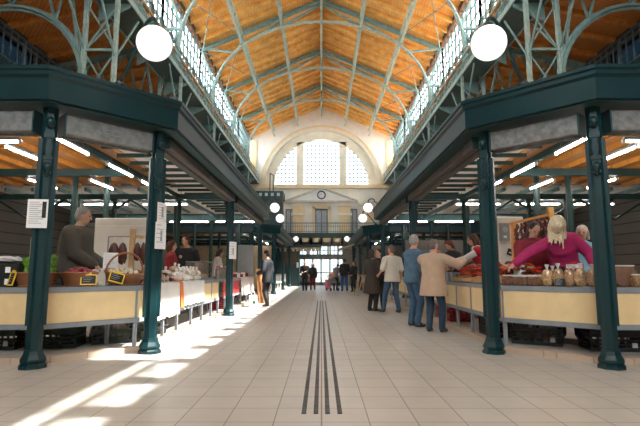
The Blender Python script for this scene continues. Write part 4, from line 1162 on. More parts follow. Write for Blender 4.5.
t = paper('price_tag', 'black price tag in a yellow frame tilted on the garlic basket', 'price tag', (*spot(115, -.005, -1), zt+.055), rad(35), .17, .115, 4, rad(-14), YELLOW, SLATE, CHALK); t.rotation_euler = (rad(-12), rad(16), rad(35))
p = spot(109, .36, -1)
t = paper('sign_card', 'white printed card on a stick between the radishes and the hoop handle', 'sign', (*p, 1.12), rad(15), .19, .21, 7)
b = MB(); b.tube([(0, .008, -.238), (0, .008, .06)], .006, 6); b.build('stick', GREY, t); b = MB(); b.lathe([(.04, -.239), (.04, -.225), (.01, -.22)], (0, .008, 0), 10); b.build('foot', GREY, t)
# black trays at the edge of the picture
for i in range(2):
    t = thing('plastic_tray', 'black plastic tray with a pale label, %s of the two stacked beside the lettuces' % ('lower' if i == 0 else 'upper'), 'tray', (-4.02, 6.0, zt+i*.145), rad(5), 'black trays')
    b = MB(); b.box(-.26, .26, -.18, .18, 0, .02)
    for e in (-1, 1): b.box(e*.25, e*.27, -.19, .19, 0, .14); b.box(-.27, .27, e*.175, e*.19, 0, .14)
    b.build('body', BLACK, t); b = MB(); b.box(-.28, .28, -.2, -.185, .125, .145); b.box(-.28, .28, .185, .2, .125, .145); b.build('rim', BLACK, t)
    b = MB(); b.box(.11, .17, -.194, -.190, .03, .10); b.build('label', PAPER, t)
t = thing('plastic_bag', 'grey plastic bag lying on the upper black tray', 'bag', (-4.02, 6.0, zt+.335)); lumpy(.13, .04, 4, 3, (1.6, 1.1, .35)).build('film', mat('grey_plastic_film', (.4, .4, .42), .3), t, True)
b = MB(); b.ell((.16, -.02, .02), (.05, .03, .025)); b.build('knot', mat('grey_plastic_film', (.4, .4, .42), .3), t, True)

# hanging number board behind the lettuces
t = thing('number_board', 'small yellow board with a dark figure nine behind the lettuces', 'sign', (*spot(31, .50, -1), 1.222)); b = MB(); b.box(-.055, .055, 0, .015, 0, .29); b.build('board', mat('pale_yellow_board', (.55, .47, .20), .6), t)
cu = bpy.data.curves.new('digit', 'FONT'); cu.body = '9'; cu.size = .2; cu.extrude = .003; cu.align_x = 'CENTER'
tmp = bpy.data.objects.new('temporary', cu); C.objects.link(tmp)
o = bpy.data.objects.new('digit', bpy.data.meshes.new_from_object(tmp.evaluated_get(bpy.context.evaluated_depsgraph_get()))); bpy.data.objects.remove(tmp); C.objects.link(o); o.parent = t; o.location = (0, -.004, .10); o.rotation_euler = (pi/2, 0, 0); o.data.materials.clear(); o.data.materials.append(SLATE)
b = MB(); b.bar((0, .007, 0), (0, .007, -.34), .015); b.build('stick', PINE, t)

# ---- fridges, cabinet, racks
def fridge(label, loc, w, d, h, box=None):
    t = thing('refrigerator', label, 'refrigerator', loc); b = MB(); b.box(-w/2, w/2, -d/2, d/2, 0, h); b.build('body', FRIDGE, t, bevel=.02)
    b = MB(); b.box(-w/2+.03, w/2-.03, -d/2-.03, -d/2, .12, h-.14); b.build('door', FRIDGE, t, bevel=.01)
    b = MB(); b.tube([(w/2-.08, -d/2-.03, .9), (w/2-.08, -d/2-.07, .95), (w/2-.08, -d/2-.07, 1.2), (w/2-.08, -d/2-.03, 1.25)], .012, 6); b.build('door_handle', GREY, t, True)
    b = MB(); b.box(-w/2+.05, w/2-.05, -d/2-.01, -d/2, h-.11, h-.03); b.build('top_panel', FRIDGE, t)
    return t
fridge('large white refrigerator behind the man in the olive brown fleece', (-3.58, 8.75, .15), 1.0, .7, 1.88)
fridge('white refrigerator behind the aisle corner of the nut stall', (3.44, 8.85, .15), .5, .6, 1.92)
t = thing('meter_box', 'grey electric meter box fixed on the white refrigerator of the nut stall', 'meter box', (3.30, 8.50, 1.62)); b = MB(); b.box(-.09, .09, -.06, .0, 0, .32); b.build('case', GREYCAB, t, bevel=.01); b = MB(); b.lathe([(.05, 0), (.05, .015), (.001, .018)], (0, -.06, .2), 14, R=Rx); b.build('dial', INK, t); b = MB(); b.box(-.03, .03, -.065, -.06, .05, .09); b.build('plate', PAPER, t)
t = thing('black_sticker', 'black square sticker on the white refrigerator door of the nut stall', 'sticker', (3.38, 8.51, 1.36)); b = MB(); b.box(-.05, .05, -.008, 0, 0, .12, M.Rotation(rad(20), 3, 'Y'), (0, 0, 0)); b.build('sheet', SLATE, t); b = MB(); b.box(-.02, .02, -.010, -.008, .04, .06, M.Rotation(rad(20), 3, 'Y'), (0, 0, 0)); b.build('print', PAPER, t)
t = thing('tall_cabinet', 'tall grey metal cabinet standing behind the man in the suit', 'cabinet', (-2.74, 17.0, .07), rad(10)); b = MB(); b.box(-.28, .28, -.02, .45, 0, 1.95); b.build('carcass', GREYCAB, t, bevel=.01)
for e in (-1, 1): b = MB(); b.box(e*.145-.13, e*.145+.13, -.04, -.02, .06, 1.9); d_ = b.build('door', GREYCAB, t); bb = MB(); bb.box(e*.03-.01, e*.03+.01, -.06, -.04, .9, 1.05); bb.build('handle', GREY, d_)
# smoked meat rack
t = thing('drying_rack', 'pine drying rack of smoked meat in front of the white refrigerator', 'rack', (-3.02, 7.75, .15))
for x in (-.10, .26): b = MB(); b.bar((x, 0, 0), (x, 0, 1.62 if x < 0 else 1.5), .075); b.build('post', PINE, t)
b = MB(); b.bar((-.12, 0, 1.50), (.30, 0, 1.46), .05); b.build('cross_bar', PINE, t); b = MB(); b.bar((-.12, 0, .8), (.30, 0, .8), .05); b.build('lower_bar', PINE, t)
for i, (x, ln, r) in enumerate(((-.36, .40, .085), (-.22, .44, .075), (.02, .38, .06), (.12, .45, .05), (.19, .40, .05), (.27, .42, .045))):
    m = thing('smoked_meat', 'piece of dark smoked meat, %s on the drying rack' % ['first hanging before the refrigerator', 'second hanging before the refrigerator', 'third just past the pine post', 'fourth past the pine post', 'fifth past the pine post', 'last towards the second post'][i], 'meat', (-3.02+x, 7.66, 1.62), 0, 'smoked meats on the drying rack')
    b = MB(); b.lathe([(.012, -.08), (r*.6, -.11), (r, -.20), (r*1.05, -ln*.75), (r*.7, -ln*.95), (.01, -ln)], n=12, sx=1, sy=.7); b.build('joint', MEAT, m, True); b = MB(); b.tube([(0, 0, -.09), (0, .01, 0.0), (0, .05, .01)], .006, 5); b.build('string', GARLIC, m)
t = thing('hanging_rail', 'steel rail carrying the first two pieces of smoked meat', 'rail', (-3.30, 7.71, 1.64)); b = MB(); b.tube([(-.2, 0, 0), (.16, 0, 0)], .01, 6); b.build('rod', GREY, t); b = MB(); b.tube([(-.2, 0, 0), (-.2, 0, -1.49)], .012, 6); b.build('upright', GREY, t)
# pepper and garlic garlands
t = thing('garland_rack', 'orange timber rack holding the dark pepper garlands behind the hooded man', 'rack', (3.50, 7.75, .15))
for x in (-.32, .30): b = MB(); b.bar((x, 0, 0), (x, 0, 1.98 if x > 0 else 1.72), .085); b.build('post', WOODX if x < 0 else WOOD, t)
b = MB(); b.bar((-.4, 0, 1.70), (.36, 0, 1.88), .04); b.build('cross_bar', WOODX, t)
for i in range(8):
    x = -.30+i*.075; zt_ = 1.70+.18*(x+.4)/.76+.12; ln = [.75, .62, .5, .42, .40, .42, .5, .55][i]
    g = thing('pepper_garland', 'garland of dark dried peppers with pale garlic, %s from the refrigerator side' % ['first', 'second', 'third', 'fourth', 'fifth', 'sixth', 'seventh', 'eighth'][i], 'garland', (3.50+x, 7.68, zt_), 0, 'garlands on the timber rack')
    b = MB(); random.seed(i); z = -.02
    while z > -ln: a = random.uniform(0, 6.28); b.cone((.01*cos(a), .01*sin(a), z), (.045*cos(a), .035*sin(a), z-.06), .022, .006, 7); z -= .022
    b.build('peppers', PEPPERD, g, True); b = MB(); z = -.06
    while z > -ln: a = random.uniform(0, 6.28); b.ell((.04*cos(a), .04*sin(a)-.02, z), .016, None, 7, 5); z -= .12
    b.build('garlic_cloves', mat('garland_garlic', (.50, .34, .12), .6), g, True); b = MB(); b.tube([(0, 0, .0), (0, 0, -ln)], .004, 5); b.build('string', GARLIC, g)

# ---- nut stall goods
def nut_bag(px, inset, h, w, label, m=NUTS, rz=0):
    p = spot(px, inset, 1); t = thing('nut_bag', label, 'bag of snacks', (*p, zt), rz, 'clear bags of snacks on the nut counter')
    b = lumpy(1, .10, px, 3); b.v = [(x*w/2*1.0*(1+.15*(z < 0)), y*w*.40, h*.43+max(-1, min(1, z*1.15))*h*.40) for x, y, z in b.v]; mz = min(v[2] for v in b.v); b.v = [(x, y, z-mz+.003) for x, y, z in b.v]; b.build('snacks', m, t, True)
    b = lumpy(1, .06, px+1, 3); b.v = [(x*w/2*1.07*(1+.15*(z < 0)), y*w*.44, h*.44+max(-1, min(1, z*1.15))*h*.43) for x, y, z in b.v]; mz = min(v[2] for v in b.v); b.v = [(x, y, z-mz) for x, y, z in b.v]; b.build('film', FILM, t, True)
    b = MB(); b.lathe([(.012, h*.80), (.014, h*.9), (.030, h*1.06), (.02, h*1.07)], n=8, sy=.5); b.build('gathered_top', mat('bag_gather', (.62, .57, .52), .3), t, True)
    return t
for i, px in enumerate((547.5, 558.5, 569.5, 581, 592.5)):
    nut_bag(px, .14, (.275 if i % 2 else .262), .138, 'clear knotted bag of brown nuts in the front row, %s from the aisle' % ['first', 'second', 'third', 'fourth', 'fifth'][i], NUTS2 if i in (0, 3) else NUTS, rad(-35))
for i, px in enumerate((553, 574, 598, 608)):
    nut_bag(px, .38, .25, .14, 'clear knotted bag of nuts in the back row, %s from the aisle' % ['first', 'second', 'third', 'fourth'][i], NUTS, rad(-35))
def pack(px, inset, w, d, h, m, label, rz, film=True):
    p = spot(px, inset, 1); t = thing('snack_pack', label, 'pack of snacks', (*p, zt), rz, 'brown snack packs')
    b = lumpy(1, .12, px, 3); b.v = [(max(-1, min(1, x*1.3))*w/2, max(-1, min(1, y*1.3))*d/2, (max(-1, min(1, z*1.3))+1)*h/2) for x, y, z in b.v]; b.build('contents', m, t, True)
    b = MB(); b.box(-w/2-.006, w/2+.006, -d/2-.006, d/2+.006, -.0, h+.012); b.build('wrapper', FILM, t, bevel=.012)
    b = MB(); b.box(-w/2, w/2, -.012, .012, h+.012, h+.03); b.build('seal', mat('bag_gather', (.62, .57, .52), .3), t)
    return t
pack(508.5, .13, .16, .14, .115, NUTSD, 'low brown snack pack nearest the aisle corner of the nut counter', rad(-40)); pack(521, .13, .20, .14, .11, NUTSD, 'low brown snack pack second from the aisle corner', rad(-40)); pack(535, .13, .18, .14, .115, NUTSD, 'low brown snack pack just before the knotted bags', rad(-40))
pack(622, .30, .30, .20, .24, NUTSD, 'big brown snack pack beside the nearest post of the nut stall', rad(-5)); pack(640, .16, .20, .16, .13, NUTS, 'pack of nuts at the picture edge beyond the big brown pack', 0)
paper('price_tag', 'small black price tag with white writing before the second nut bag', 'price tag', (*spot(559.5, .045, 1), zt), rad(-40), .12, .10, 5, rad(-12), None, SLATE, CHALK)
p = spot(575, .5, 1); paper('price_card', 'white price card with a red top edge behind the nut bags', 'price tag', (*p, 1.11), rad(-20), .2, .06, 2, 0, REDC); 
p = spot(531, .40, 1); t = paper('price_card', 'green and white price card standing on the dried peppers', 'price tag', (*p, 1.07), rad(-30), .085, .075, 2, rad(-20)); b = MB(); b.box(-.042, .042, -.003, -.001, .04, .075); b.build('green_band', LEAF, t); b = MB(); b.bar((0, .004, -.18), (0, .004, .02), .008); b.build('stick', PINE, t)
p = spot(558, .50, 1); t = thing('weighing_scale', 'black weighing scale behind the second nut bag', 'scale', (*p, zt), rad(-45)); b = MB(); b.box(-.13, .13, -.12, .12, 0, .10); b.build('base', BLACK, t, bevel=.015); b = MB(); b.lathe([(.03, .10), (.13, .15), (.14, .165), (.13, .17), (.01, .155)], n=16); b.build('pan', GREY, t, True); b = MB(); b.box(-.10, .10, .08, .12, .10, .26); b.build('display', BLACK, t)
# sloping trays of dried peppers
def pepper_mesh(i):
    random.seed(i); b = MB(); c_ = random.uniform(-.03, .03); pts = [(0, 0, 0), (.035, c_*.5, .003), (.075, c_, 0), (.115, c_*.4, -.004), (.135, 0, 0)]
    b.tube(pts, [.013, .024, .022, .013, .002], 8); return b
def tray(label, loc, rz, w, d, m=PINE):
    t = thing('wooden_tray', label, 'tray', loc, rz, 'wooden trays of dried peppers'); t.rotation_euler = (rad(10), 0, rz)
    b = MB(); b.box(-w/2, w/2, -d/2, d/2, 0, .015); b.build('base', m, t); b = MB(); b.box(-w/2, w/2, -d/2, -d/2+.015, .0, .07); b.build('front_board', m, t)
    for e in (-1, 1): b = MB(); b.box(e*w/2-.007, e*w/2+.007, -d/2, d/2, 0, .07); b.build('side_board', m, t)
    b = MB(); b.box(-w/2, w/2, d/2-.015, d/2, 0, .07); b.build('back_board', m, t)
    return t
PM = None
def heap(loc, rz, w, d, n, seed, z0, label, group, dark=0.2):
    global PM
    for i in range(n):
        random.seed(seed*100+i); u = random.uniform(-w/2+.05, w/2-.05); v = random.uniform(-d/2+.05, d/2-.05); lay = i/n
        x = loc[0]+u*cos(rz)-v*sin(rz); y = loc[1]+u*sin(rz)+v*cos(rz); z = z0+.03+lay*.17*(1-abs(2*u/w)**2*.6)+(v+d/2)*.22
        t = thing('dried_pepper', label, 'pepper', (x, y, z), 0, group); t.rotation_euler = (random.uniform(-.4, .4), random.uniform(-.3, .3), random.uniform(0, 6.28))
        pepper_mesh(seed*50+i).build('pod', random.choice([PEPPER, PEPPER, PEPPER, PEPPERD, PEPPERO] if dark < .15 else [PEPPER, PEPPER, PEPPERD]), t, True); b = MB(); b.tube([(.002, 0, 0), (-.012, 0, .004), (-.022, .004, .01)], [.009, .005, .004], 6); b.build('stalk', LEAFD, t, True)
p = spot(522, .44, 1); tray('pine tray of red dried peppers behind the low snack packs', (*p, zt+.06), rad(-45), .56, .34); heap(p, rad(-45), .54, .32, 34, 1, zt+.07, 'red dried pepper in the tray behind the low snack packs', 'dried peppers of the corner tray')
tray('pine tray of red dried peppers on the aisle counter next to the second post', (2.74, 7.35, zt+.05), rad(-90), 1.0, .48); heap((2.74, 7.35), rad(-90), .98, .46, 60, 2, zt+.06, 'red dried pepper in the aisle tray next to the second post', 'dried peppers of the nearer aisle tray', .1)
tray('pine tray of red dried peppers before the woman in the red vest', (2.74, 8.5, zt+.05), rad(-90), 1.2, .48); heap((2.74, 8.5), rad(-90), 1.18, .46, 64, 3, zt+.07, 'red dried pepper in the aisle tray before the woman in the red vest', 'dried peppers of the farther aisle tray', .1)
for i in range(5):
    y = 9.25+i*.36; t = thing('metal_bin', 'small grey metal bin on the aisle counter, %s beyond the pepper trays' % ['first', 'second', 'third', 'fourth', 'fifth'][i], 'bin', (2.60, y, zt), 0, 'grey bins on the aisle counter')
    b = MB(); b.lathe([(.075, 0), (.11, .17), (.115, .175), (.10, .17), (.07, .02), (.005, .015)], n=4, rot=pi/4, sy=1.25); b.build('body', GREY, t); b = MB(); b.tube([(-.05, -.07, .17), (-.05, -.07, .21), (-.05, .07, .21), (-.05, .07, .17)], .007, 5); b.build('handle', BLACK, t); lumpy(.062, .012, i, 3, (1, 1.25, .5)).build('powder', [NUTSD, PEPPER, NUTS, PEPPERD, NUTS2][i], t, True).location = (0, 0, .15)
for i in range(12):
    random.seed(40+i); t = thing('apple', 'small red and yellow apple in the row behind the grey bins', 'apple', (2.86+random.uniform(-.04, .1), 9.0+i*.12, zt+.05+.05*(i % 3 == 0)), 0, 'apples behind the grey bins')
    MB().lathe([(.01, -.042), (.035, -.036), (.047, 0), (.040, .03), (.018, .040), (.006, .032)], n=14).build('fruit', mat('apple_red_%d' % (i % 3), [(.45, .03, .02), (.6, .28, .04), (.4, .1, .03)][i % 3], .35), t, True); MB().tube([(0, 0, .03), (.004, 0, .055)], .003, 5).build('stalk', PINE, t)
t = thing('glass_jar', 'pale plastic jar standing before the second post of the nut stall', 'jar', (2.82, 6.75, zt)); b = MB(); b.lathe([(.08, 0), (.085, .02), (.085, .20), (.06, .235), (.06, .25)], n=18); b.build('body', mat('pale_jar', (.42, .48, .44), .25), t, True); b = MB(); b.lathe([(.066, .25), (.066, .285), (.001, .287)], n=18); b.build('lid', PAPER, t, True)
t = thing('potted_herb', 'small green herb plant between the refrigerator and the low snack packs', 'plant', (2.92, 7.0, zt)); b = MB(); b.lathe([(.05, 0), (.07, .10), (.06, .10), (.04, .02)], n=14); b.build('pot', PEPPERD, t, True); random.seed(9); b = MB()
for k in range(60):
    a, e = random.uniform(0, 6.28), random.uniform(.1, 1.4); d = V((cos(a)*cos(e), sin(a)*cos(e), sin(e))); q = V((0, 0, .12))+d*.13; n_ = d.cross(V((0, 0, 1))).normalized()*.02
    b.add([q-d*.03, q+n_, q+d*.035, q-n_, q-d*.03+V((0, 0, .004))], [(0, 1, 2, 3), (0, 3, 4), (0, 4, 1), (1, 4, 3, 2)])
b.build('leaves', LEAFD, t)

# ---- goods on the white clothed tables
PW = [mat('parcel_paper', (.66, .60, .54), .7, var=.15), mat('parcel_paper_tan', (.50, .38, .27), .7, var=.2), mat('parcel_paper_white', (.78, .76, .74), .6, var=.08)]
for i in range(30):
    random.seed(70+i); lay = i//14; y = 8.36+(i % 7)*.235+.1*lay+random.uniform(-.05, .05); x = -2.56-.17*((i//7) % 2)-.05*lay
    t = thing('wrapped_cheese', 'paper wrapped parcel in the heap on the second white tablecloth', 'parcel', (x, y, .895+.085*lay), random.uniform(-.8, .8), 'parcels heaped on the second white tablecloth'); k = random.uniform(.75, 1.2)
    b = lumpy(1, .2, i*1.7, 3); b.v = [(px_*.095*k, py_*.085*k, pz_*.055*k) for px_, py_, pz_ in b.v]; mz = min(v[2] for v in b.v); top = max(v[2] for v in b.v)-mz; b.v = [(a, c, d-mz) for a, c, d in b.v]; b.build('wrapping', PW[i % 3], t, True); b = MB(); b.cone((0, 0, top*.85), (.01, 0, top+.035), .012, .024, 7); b.build('twist', PAPER, t)
for i in range(26):
    random.seed(90+i); lay = i//13; y = 6.86+(i % 13)*.105+.05*lay; x = -2.56-.1*((i % 2))-.06*lay
    t = thing('sausage_coil', 'coiled sausage in the heap on the first white tablecloth', 'sausage', (x, y, .897+.075*lay), random.uniform(0, 6), 'coiled sausages on the first white tablecloth')
    b = MB(); b.tube([((.022+.008*a)*cos(a), (.022+.008*a)*sin(a), .03+.05*(7-a)/7) for a in [k*.5 for k in range(15)]], .02, 7); b.build('coil', [SALAMI, MEAT, PW[1]][i % 3], t, True); b = MB(); b.lathe([(.02, -.002), (.02, .085), (.001, .09)], n=10); b.build('label', [PAPER, REDC][i % 2], t)
for i in range(7):
    y = 12.2+i*.27; t = thing('preserve_jar', 'glass preserve jar, %s on the table with the red front' % ['first', 'second', 'third', 'fourth', 'fifth', 'sixth', 'seventh'][i], 'jar', (-2.66, y, zt), 0, 'preserve jars')
    b = MB(); b.lathe([(.07, 0), (.075, .02), (.075, .24), (.05, .28), (.05, .3)], n=14); b.build('glass', mat('jar_contents', (.30, .24, .20), .15, var=.4), t, True); b = MB(); b.lathe([(.056, .3), (.056, .33), (.001, .332)], n=14); b.build('lid', PAPER if i % 2 else REDC, t, True)
t = thing('display_case', 'small clear display case on the cream panelled table', 'display case', (-2.75, 10.75, zt)); b = MB(); b.box(-.2, .2, -.5, .5, 0, .05); b.build('tray', GREY, t); b = MB(); b.box(.19, .2, -.5, .5, .05, .40); b.box(-.2, .2, -.5, -.49, .05, .40); b.box(-.2, .2, .49, .5, .05, .40); b.build('glass', FILM, t); b = MB(); b.box(-.2, .2, -.5, .5, .40, .415); b.build('top', GREY, t)
for i in range(6): random.seed(i+5); m = thing('cheese_wheel', 'pale cheese in the clear display case', 'cheese', (-2.75, 10.35+i*.155, zt+.051), 0, 'cheeses in the display case'); b = MB(); b.lathe([(.065, 0), (.07, .02), (.07, .06), (.06, .075), (.001, .078)], n=16); b.build('wheel', mat('cheese_rind', (.6, .42, .22), .6), m, True); b = MB(); b.lathe([(.03, .078), (.03, .081), (.001, .082)], n=12); b.build('label', PAPER, m)
paper('price_card', 'small cream tag pinned to the long white cloth', 'price tag', (-2.418, 7.45, .70), rad(90), .09, .14, 3)
for i in range(9):
    random.seed(i); t = thing('gift_box', 'small box on the speckled cloth table by the man in the suit', 'box', (-2.68-.1*(i % 2), 14.6+i*.26, zt+.012), random.uniform(-.4, .4), 'small boxes on the speckled cloth'); h = random.uniform(.08, .16); b = MB(); b.box(-.07, .07, -.08, .08, 0, h); b.build('carton', [REDW, PINE, PAPER, SALAMI][i % 4], t, bevel=.006); b = MB(); b.box(-.072, .072, -.082, .082, h-.03, h+.003); b.build('lid', [PAPER, REDC, PINE][i % 3], t)
# plants at the back of the white tables
for i, (x, y) in enumerate(((-3.7, 16.6), (-3.35, 17.2))):
    t = thing('potted_plant', 'leafy green plant behind the white tables, %s' % ('nearer one beside the man in the polo shirt' if i == 0 else 'farther one toward the grey cabinet'), 'plant', (x, y, .15)); b = MB(); b.lathe([(.13, 0), (.18, .35), (.16, .35), (.1, .03)], n=14); b.build('pot', PEPPERD, t, True); b = MB(); b.tube([(0, 0, .3), (.03, 0, .9), (0, .02, 1.3)], .02, 6); b.build('stem', PINE, t); b = MB(); random.seed(i)
    for k in range(150):
        a, z = random.uniform(0, 6.28), random.uniform(.75, 1.75); r = .27*random.random()**.5; q = V((r*cos(a), r*sin(a), z)); d = V((cos(a), sin(a), random.uniform(-.5, .6))).normalized(); n_ = d.cross(V((0, 0, 1))).normalized()*.03
        b.add([q-d*.05, q+n_, q+d*.06, q-n_, q-V((0, 0, .006))], [(0, 1, 2, 3), (0, 4, 1), (1, 4, 2), (2, 4, 3), (3, 4, 0)])
    b.build('foliage', LEAFD, t)

# ---- crates and sacks below the counters
def crate(label, loc, rz, m, w=.58, d=.38, h=.22, label_m=None, group='plastic crates below the counters'):
    t = thing('plastic_crate', label, 'crate', loc, rz, group)
    b = MB(); b.box(-w/2, w/2, -d/2, d/2, 0, .015)
    for e in (-1, 1):
        for z0, z1 in ((0, .05), (.075, .10), (.125, .15), (h-.045, h)):
            b.box(-w/2, w/2, e*d/2-.008, e*d/2+.008, z0, z1); b.box(e*w/2-.008, e*w/2+.008, -d/2, d/2, z0, z1)
        for k in range(9): x = -w/2+w*k/8; b.box(x-.01, x+.01, e*d/2-.006, e*d/2+.006, 0, h)
        for k in range(6): y = -d/2+d*k/5; b.box(e*w/2-.006, e*w/2+.006, y-.01, y+.01, 0, h)
    b.build('basket', m, t)
    b = MB()
    for e in (-1, 1): b.box(-w/2-.012, w/2+.012, e*d/2-.014, e*d/2+.014, h-.02, h+.004); b.box(e*w/2-.014, e*w/2+.014, -d/2, d/2, h-.02, h+.004)
    b.build('rim', m, t)
    if label_m: b = MB(); b.box(w*.28, w*.38, -d/2-.013, -d/2-.009, .05, .11); b.build('label', label_m, t)
    return t
cz = .072
for i in range(2):
    crate('dark green crate with a pale label, %s of the stack below the black trays' % ['lower', 'upper'][i], (-4.25, 6.35, cz+i*.225), rad(4), CRATEG, label_m=PAPER)
    crate('dark green crate, %s of the stack behind the nearest vegetable stall post' % ['lower', 'upper'][i], (-3.58, 6.50, cz+i*.225), rad(10), CRATEG, .6, .4)
    crate('black crate, %s of the stack behind the nearest post of the nut stall' % ['lower', 'upper'][i], (3.75, 6.28, cz+i*.225), rad(-8), CRATEK, .6, .4, label_m=PAPER)
    crate('black crate, %s of the stack at the picture edge under the nut counter' % ['lower', 'upper'][i], (4.40, 6.22, cz+i*.225), 0, CRATEK)
crate('low dark green crate holding a white bag under the basket counter', (-2.98, 6.95, cz), rad(28), CRATEG, .62, .4, .18); crate('black crate holding grey sacks under the nut counter', (3.05, 6.80, cz), rad(-30), CRATEK, .62, .42, .22, PAPER)
crate('red crate under the aisle counter beside the man in the beige jacket', (2.78, 9.9, cz), rad(90), CRATER, .6, .4, .28); crate('red crate under the aisle counter farther from the beige jacket', (2.78, 10.6, cz), rad(90), CRATER, .6, .4, .28)
crate('black crate under the aisle counter beside the second post of the nut stall', (2.80, 7.6, cz), rad(90), CRATEK, .6, .4, .30)
crate('red crate below the table with the red front', (-2.80, 13.0, cz), rad(90), CRATER, .6, .4, .28)
def sack(label, loc, sx, sy, sz, m, seed):
    t = thing('plastic_sack', label, 'sack', loc); b = lumpy(1, .28, seed, 4); b.v = [(x*sx, y*sy, max(-.8, z)*sz) for x, y, z in b.v]; mz = min(v[2] for v in b.v); b.v = [(x, y, z-mz) for x, y, z in b.v]; b.build('film', m, t, True); b = MB(); b.cone((0, 0, sz*1.5), (sx*.25, 0, sz*2.05), .02, .035, 8); b.build('knot', m, t, True)
WS = mat('white_sack_plastic', (.55, .51, .47), .45, var=.1); GS = mat('grey_sack_plastic', (.22, .21, .21), .4, var=.2)
sack('white plastic bag lying in the low green crate', (-2.93, 6.92, cz+.02), .15, .11, .13, WS, 1); sack('grey crumpled bag in the low green crate', (-3.18, 6.82, cz+.02), .10, .11, .13, GS, 2)
sack('grey sack on the aisle side of the black crate under the nut counter', (2.90, 6.88, cz+.02), .13, .12, .15, GS, 3); sack('pale sack on the post side of the black crate under the nut counter', (3.17, 6.73, cz+.02), .13, .12, .16, WS, 5)
t = thing('hand_trolley', 'low black trolley on castors under the long white cloth', 'trolley', (-2.71, 7.5, .07), rad(90)); t.scale = (1, .88, 1); b = MB(); b.box(-.4, .4, -.22, .22, .13, .16); b.build('deck', BLACK, t)
for x in (-.33, .33):
    for y in (-.17, .17): b = MB(); b.lathe([(.02, -.02), (.062, -.018), (.065, 0), (.062, .018), (.02, .02)], (x, y, .065), 16, R=Rx); b.build('wheel', BLACK, t, True)
b = MB(); b.tube([(-.38, -.18, .15), (-.42, -.18, .62), (-.42, .18, .62), (-.38, .18, .15)], .014, 6); b.build('handle', GREY, t)

# ---- far end of the aisle
t = thing('folding_sign', 'wooden folding trestle standing open in the aisle before the brown coat', 'trestle', (1.80, 21.0, 0), rad(-78))
for e in (-1, 1):
    for x in (-.25, .25): b = MB(); b.bar((x, e*.30, 0), (x, e*.02, .92), .045, .03); b.build('leg', PINE, t)
    b = MB(); b.bar((-.25, e*.20, .34), (.25, e*.20, .34), .04, .02); b.build('cross_rail', PINE, t)
b = MB(); b.box(-.34, .34, -.10, .10, .92, .95); b.build('top_board', mat('brown_board', (.36, .16, .06), .6), t)
t = thing('pushchair', 'dark pushchair parked near the doors beside the person in bright blue jeans', 'pushchair', (.62, 26.4, 0), rad(20)); b = MB()
for e in (-1, 1): b.tube([(e*.2, -.3, .1), (e*.2, .1, .55), (e*.2, .42, 1.0)], .014, 6); b.tube([(e*.2, .35, .1), (e*.2, -.1, .55)], .014, 6)
b.tube([(-.2, .42, 1.0), (.2, .42, 1.0)], .018, 6); b.build('frame', GREY, t); b = MB(); b.box(-.18, .18, -.22, .15, .42, .5); b.box(-.18, .18, .1, .2, .45, .9); b.build('seat', GREYS, t, bevel=.03)
for e in (-1, 1):
    for y in (-.3, .35): b = MB(); b.lathe([(.02, -.02), (.095, -.018), (.1, 0), (.095, .018), (.02, .02)], (e*.22, y, .1), 16, R=M.Rotation(pi/2, 3, 'Y')); b.build('wheel', BLACK, t, True)
b = MB(); b.ell((0, .12, .84), (.2, .22, .2), None, 12, 8); b.build('hood', SALAMI, t, True)
t = thing('suitcase', 'pink suitcase on the tiles beside the pushchair', 'suitcase', (.38, 27.6, 0)); b = MB(); b.box(-.17, .17, -.12, .12, .05, .6); b.build('shell', mat('pink_plastic', (.75, .16, .25), .4), t, bevel=.03); b = MB(); b.tube([(-.1, .08, .6), (-.1, .08, .8), (.1, .08, .8), (.1, .08, .6)], .012, 6); b.build('handle', GREY, t)
for e in (-1, 1): b = MB(); b.lathe([(.01, -.015), (.035, -.013), (.035, .013), (.01, .015)], (e*.12, 0, .035), 12, R=M.Rotation(pi/2, 3, 'Y')); b.build('wheel', BLACK, t)
t = thing('shopping_bag', 'white shopping bag with a green mark on the floor beside the man in the suit', 'bag', (-2.08, 14.5, 0), rad(20)); t.scale = (.8, .8, .85); b = MB(); vs = [(-.17, -.1, 0), (.17, -.1, 0), (.17, .1, 0), (-.17, .1, 0), (-.15, -.03, .42), (.15, -.03, .42), (.15, .03, .42), (-.15, .03, .42)]; b.add(vs, [(3, 2, 1, 0), (4, 5, 6, 7), (0, 1, 5, 4), (1, 2, 6, 5), (2, 3, 7, 6), (3, 0, 4, 7)]); b.build('body', CLOTHW, t)
for e in (-1, 1): b = MB(); b.tube([(-.07, e*.028, .41), (-.05, e*.02, .54), (.05, e*.02, .54), (.07, e*.028, .41)], .008, 6); b.build('handle', CLOTHW, t)
b = MB(); b.lathe([(.06, 0), (.06, .004), (.001, .005)], (0.02, -.077, .17), 16, R=M.Rotation(pi/2-.165, 3, 'X')); b.build('mark', LEAFD, t)
t = thing('wooden_board', 'tall brown board leaning behind the man in the suit', 'board', (-2.0, 16.3, 0), rad(60)); b = MB(); b.box(-.22, .22, -.015, .015, 0, 1.15, M.Rotation(rad(-8), 3, 'X'), (0, 0, 0)); b.build('panel', mat('brown_board', (.36, .16, .06), .6), t); b = MB(); b.box(-.24, .24, -.02, .02, 1.1, 1.17, M.Rotation(rad(-8), 3, 'X'), (0, 0, 0)); b.build('top_batten', PINE, t)
t = thing('white_bench', 'white bench against the distant canopy posts beyond the man in the suit', 'bench', (-2.3, 24.2, .07), rad(90)); b = MB(); b.box(-.9, .9, -.2, .2, .42, .47); b.build('seat', WHITE, t)
for x in (-.8, .8):
    for y in (-.15, .15): b = MB(); b.box(x-.025, x+.025, y-.025, y+.025, 0, .42); b.build('leg', WHITE, t)
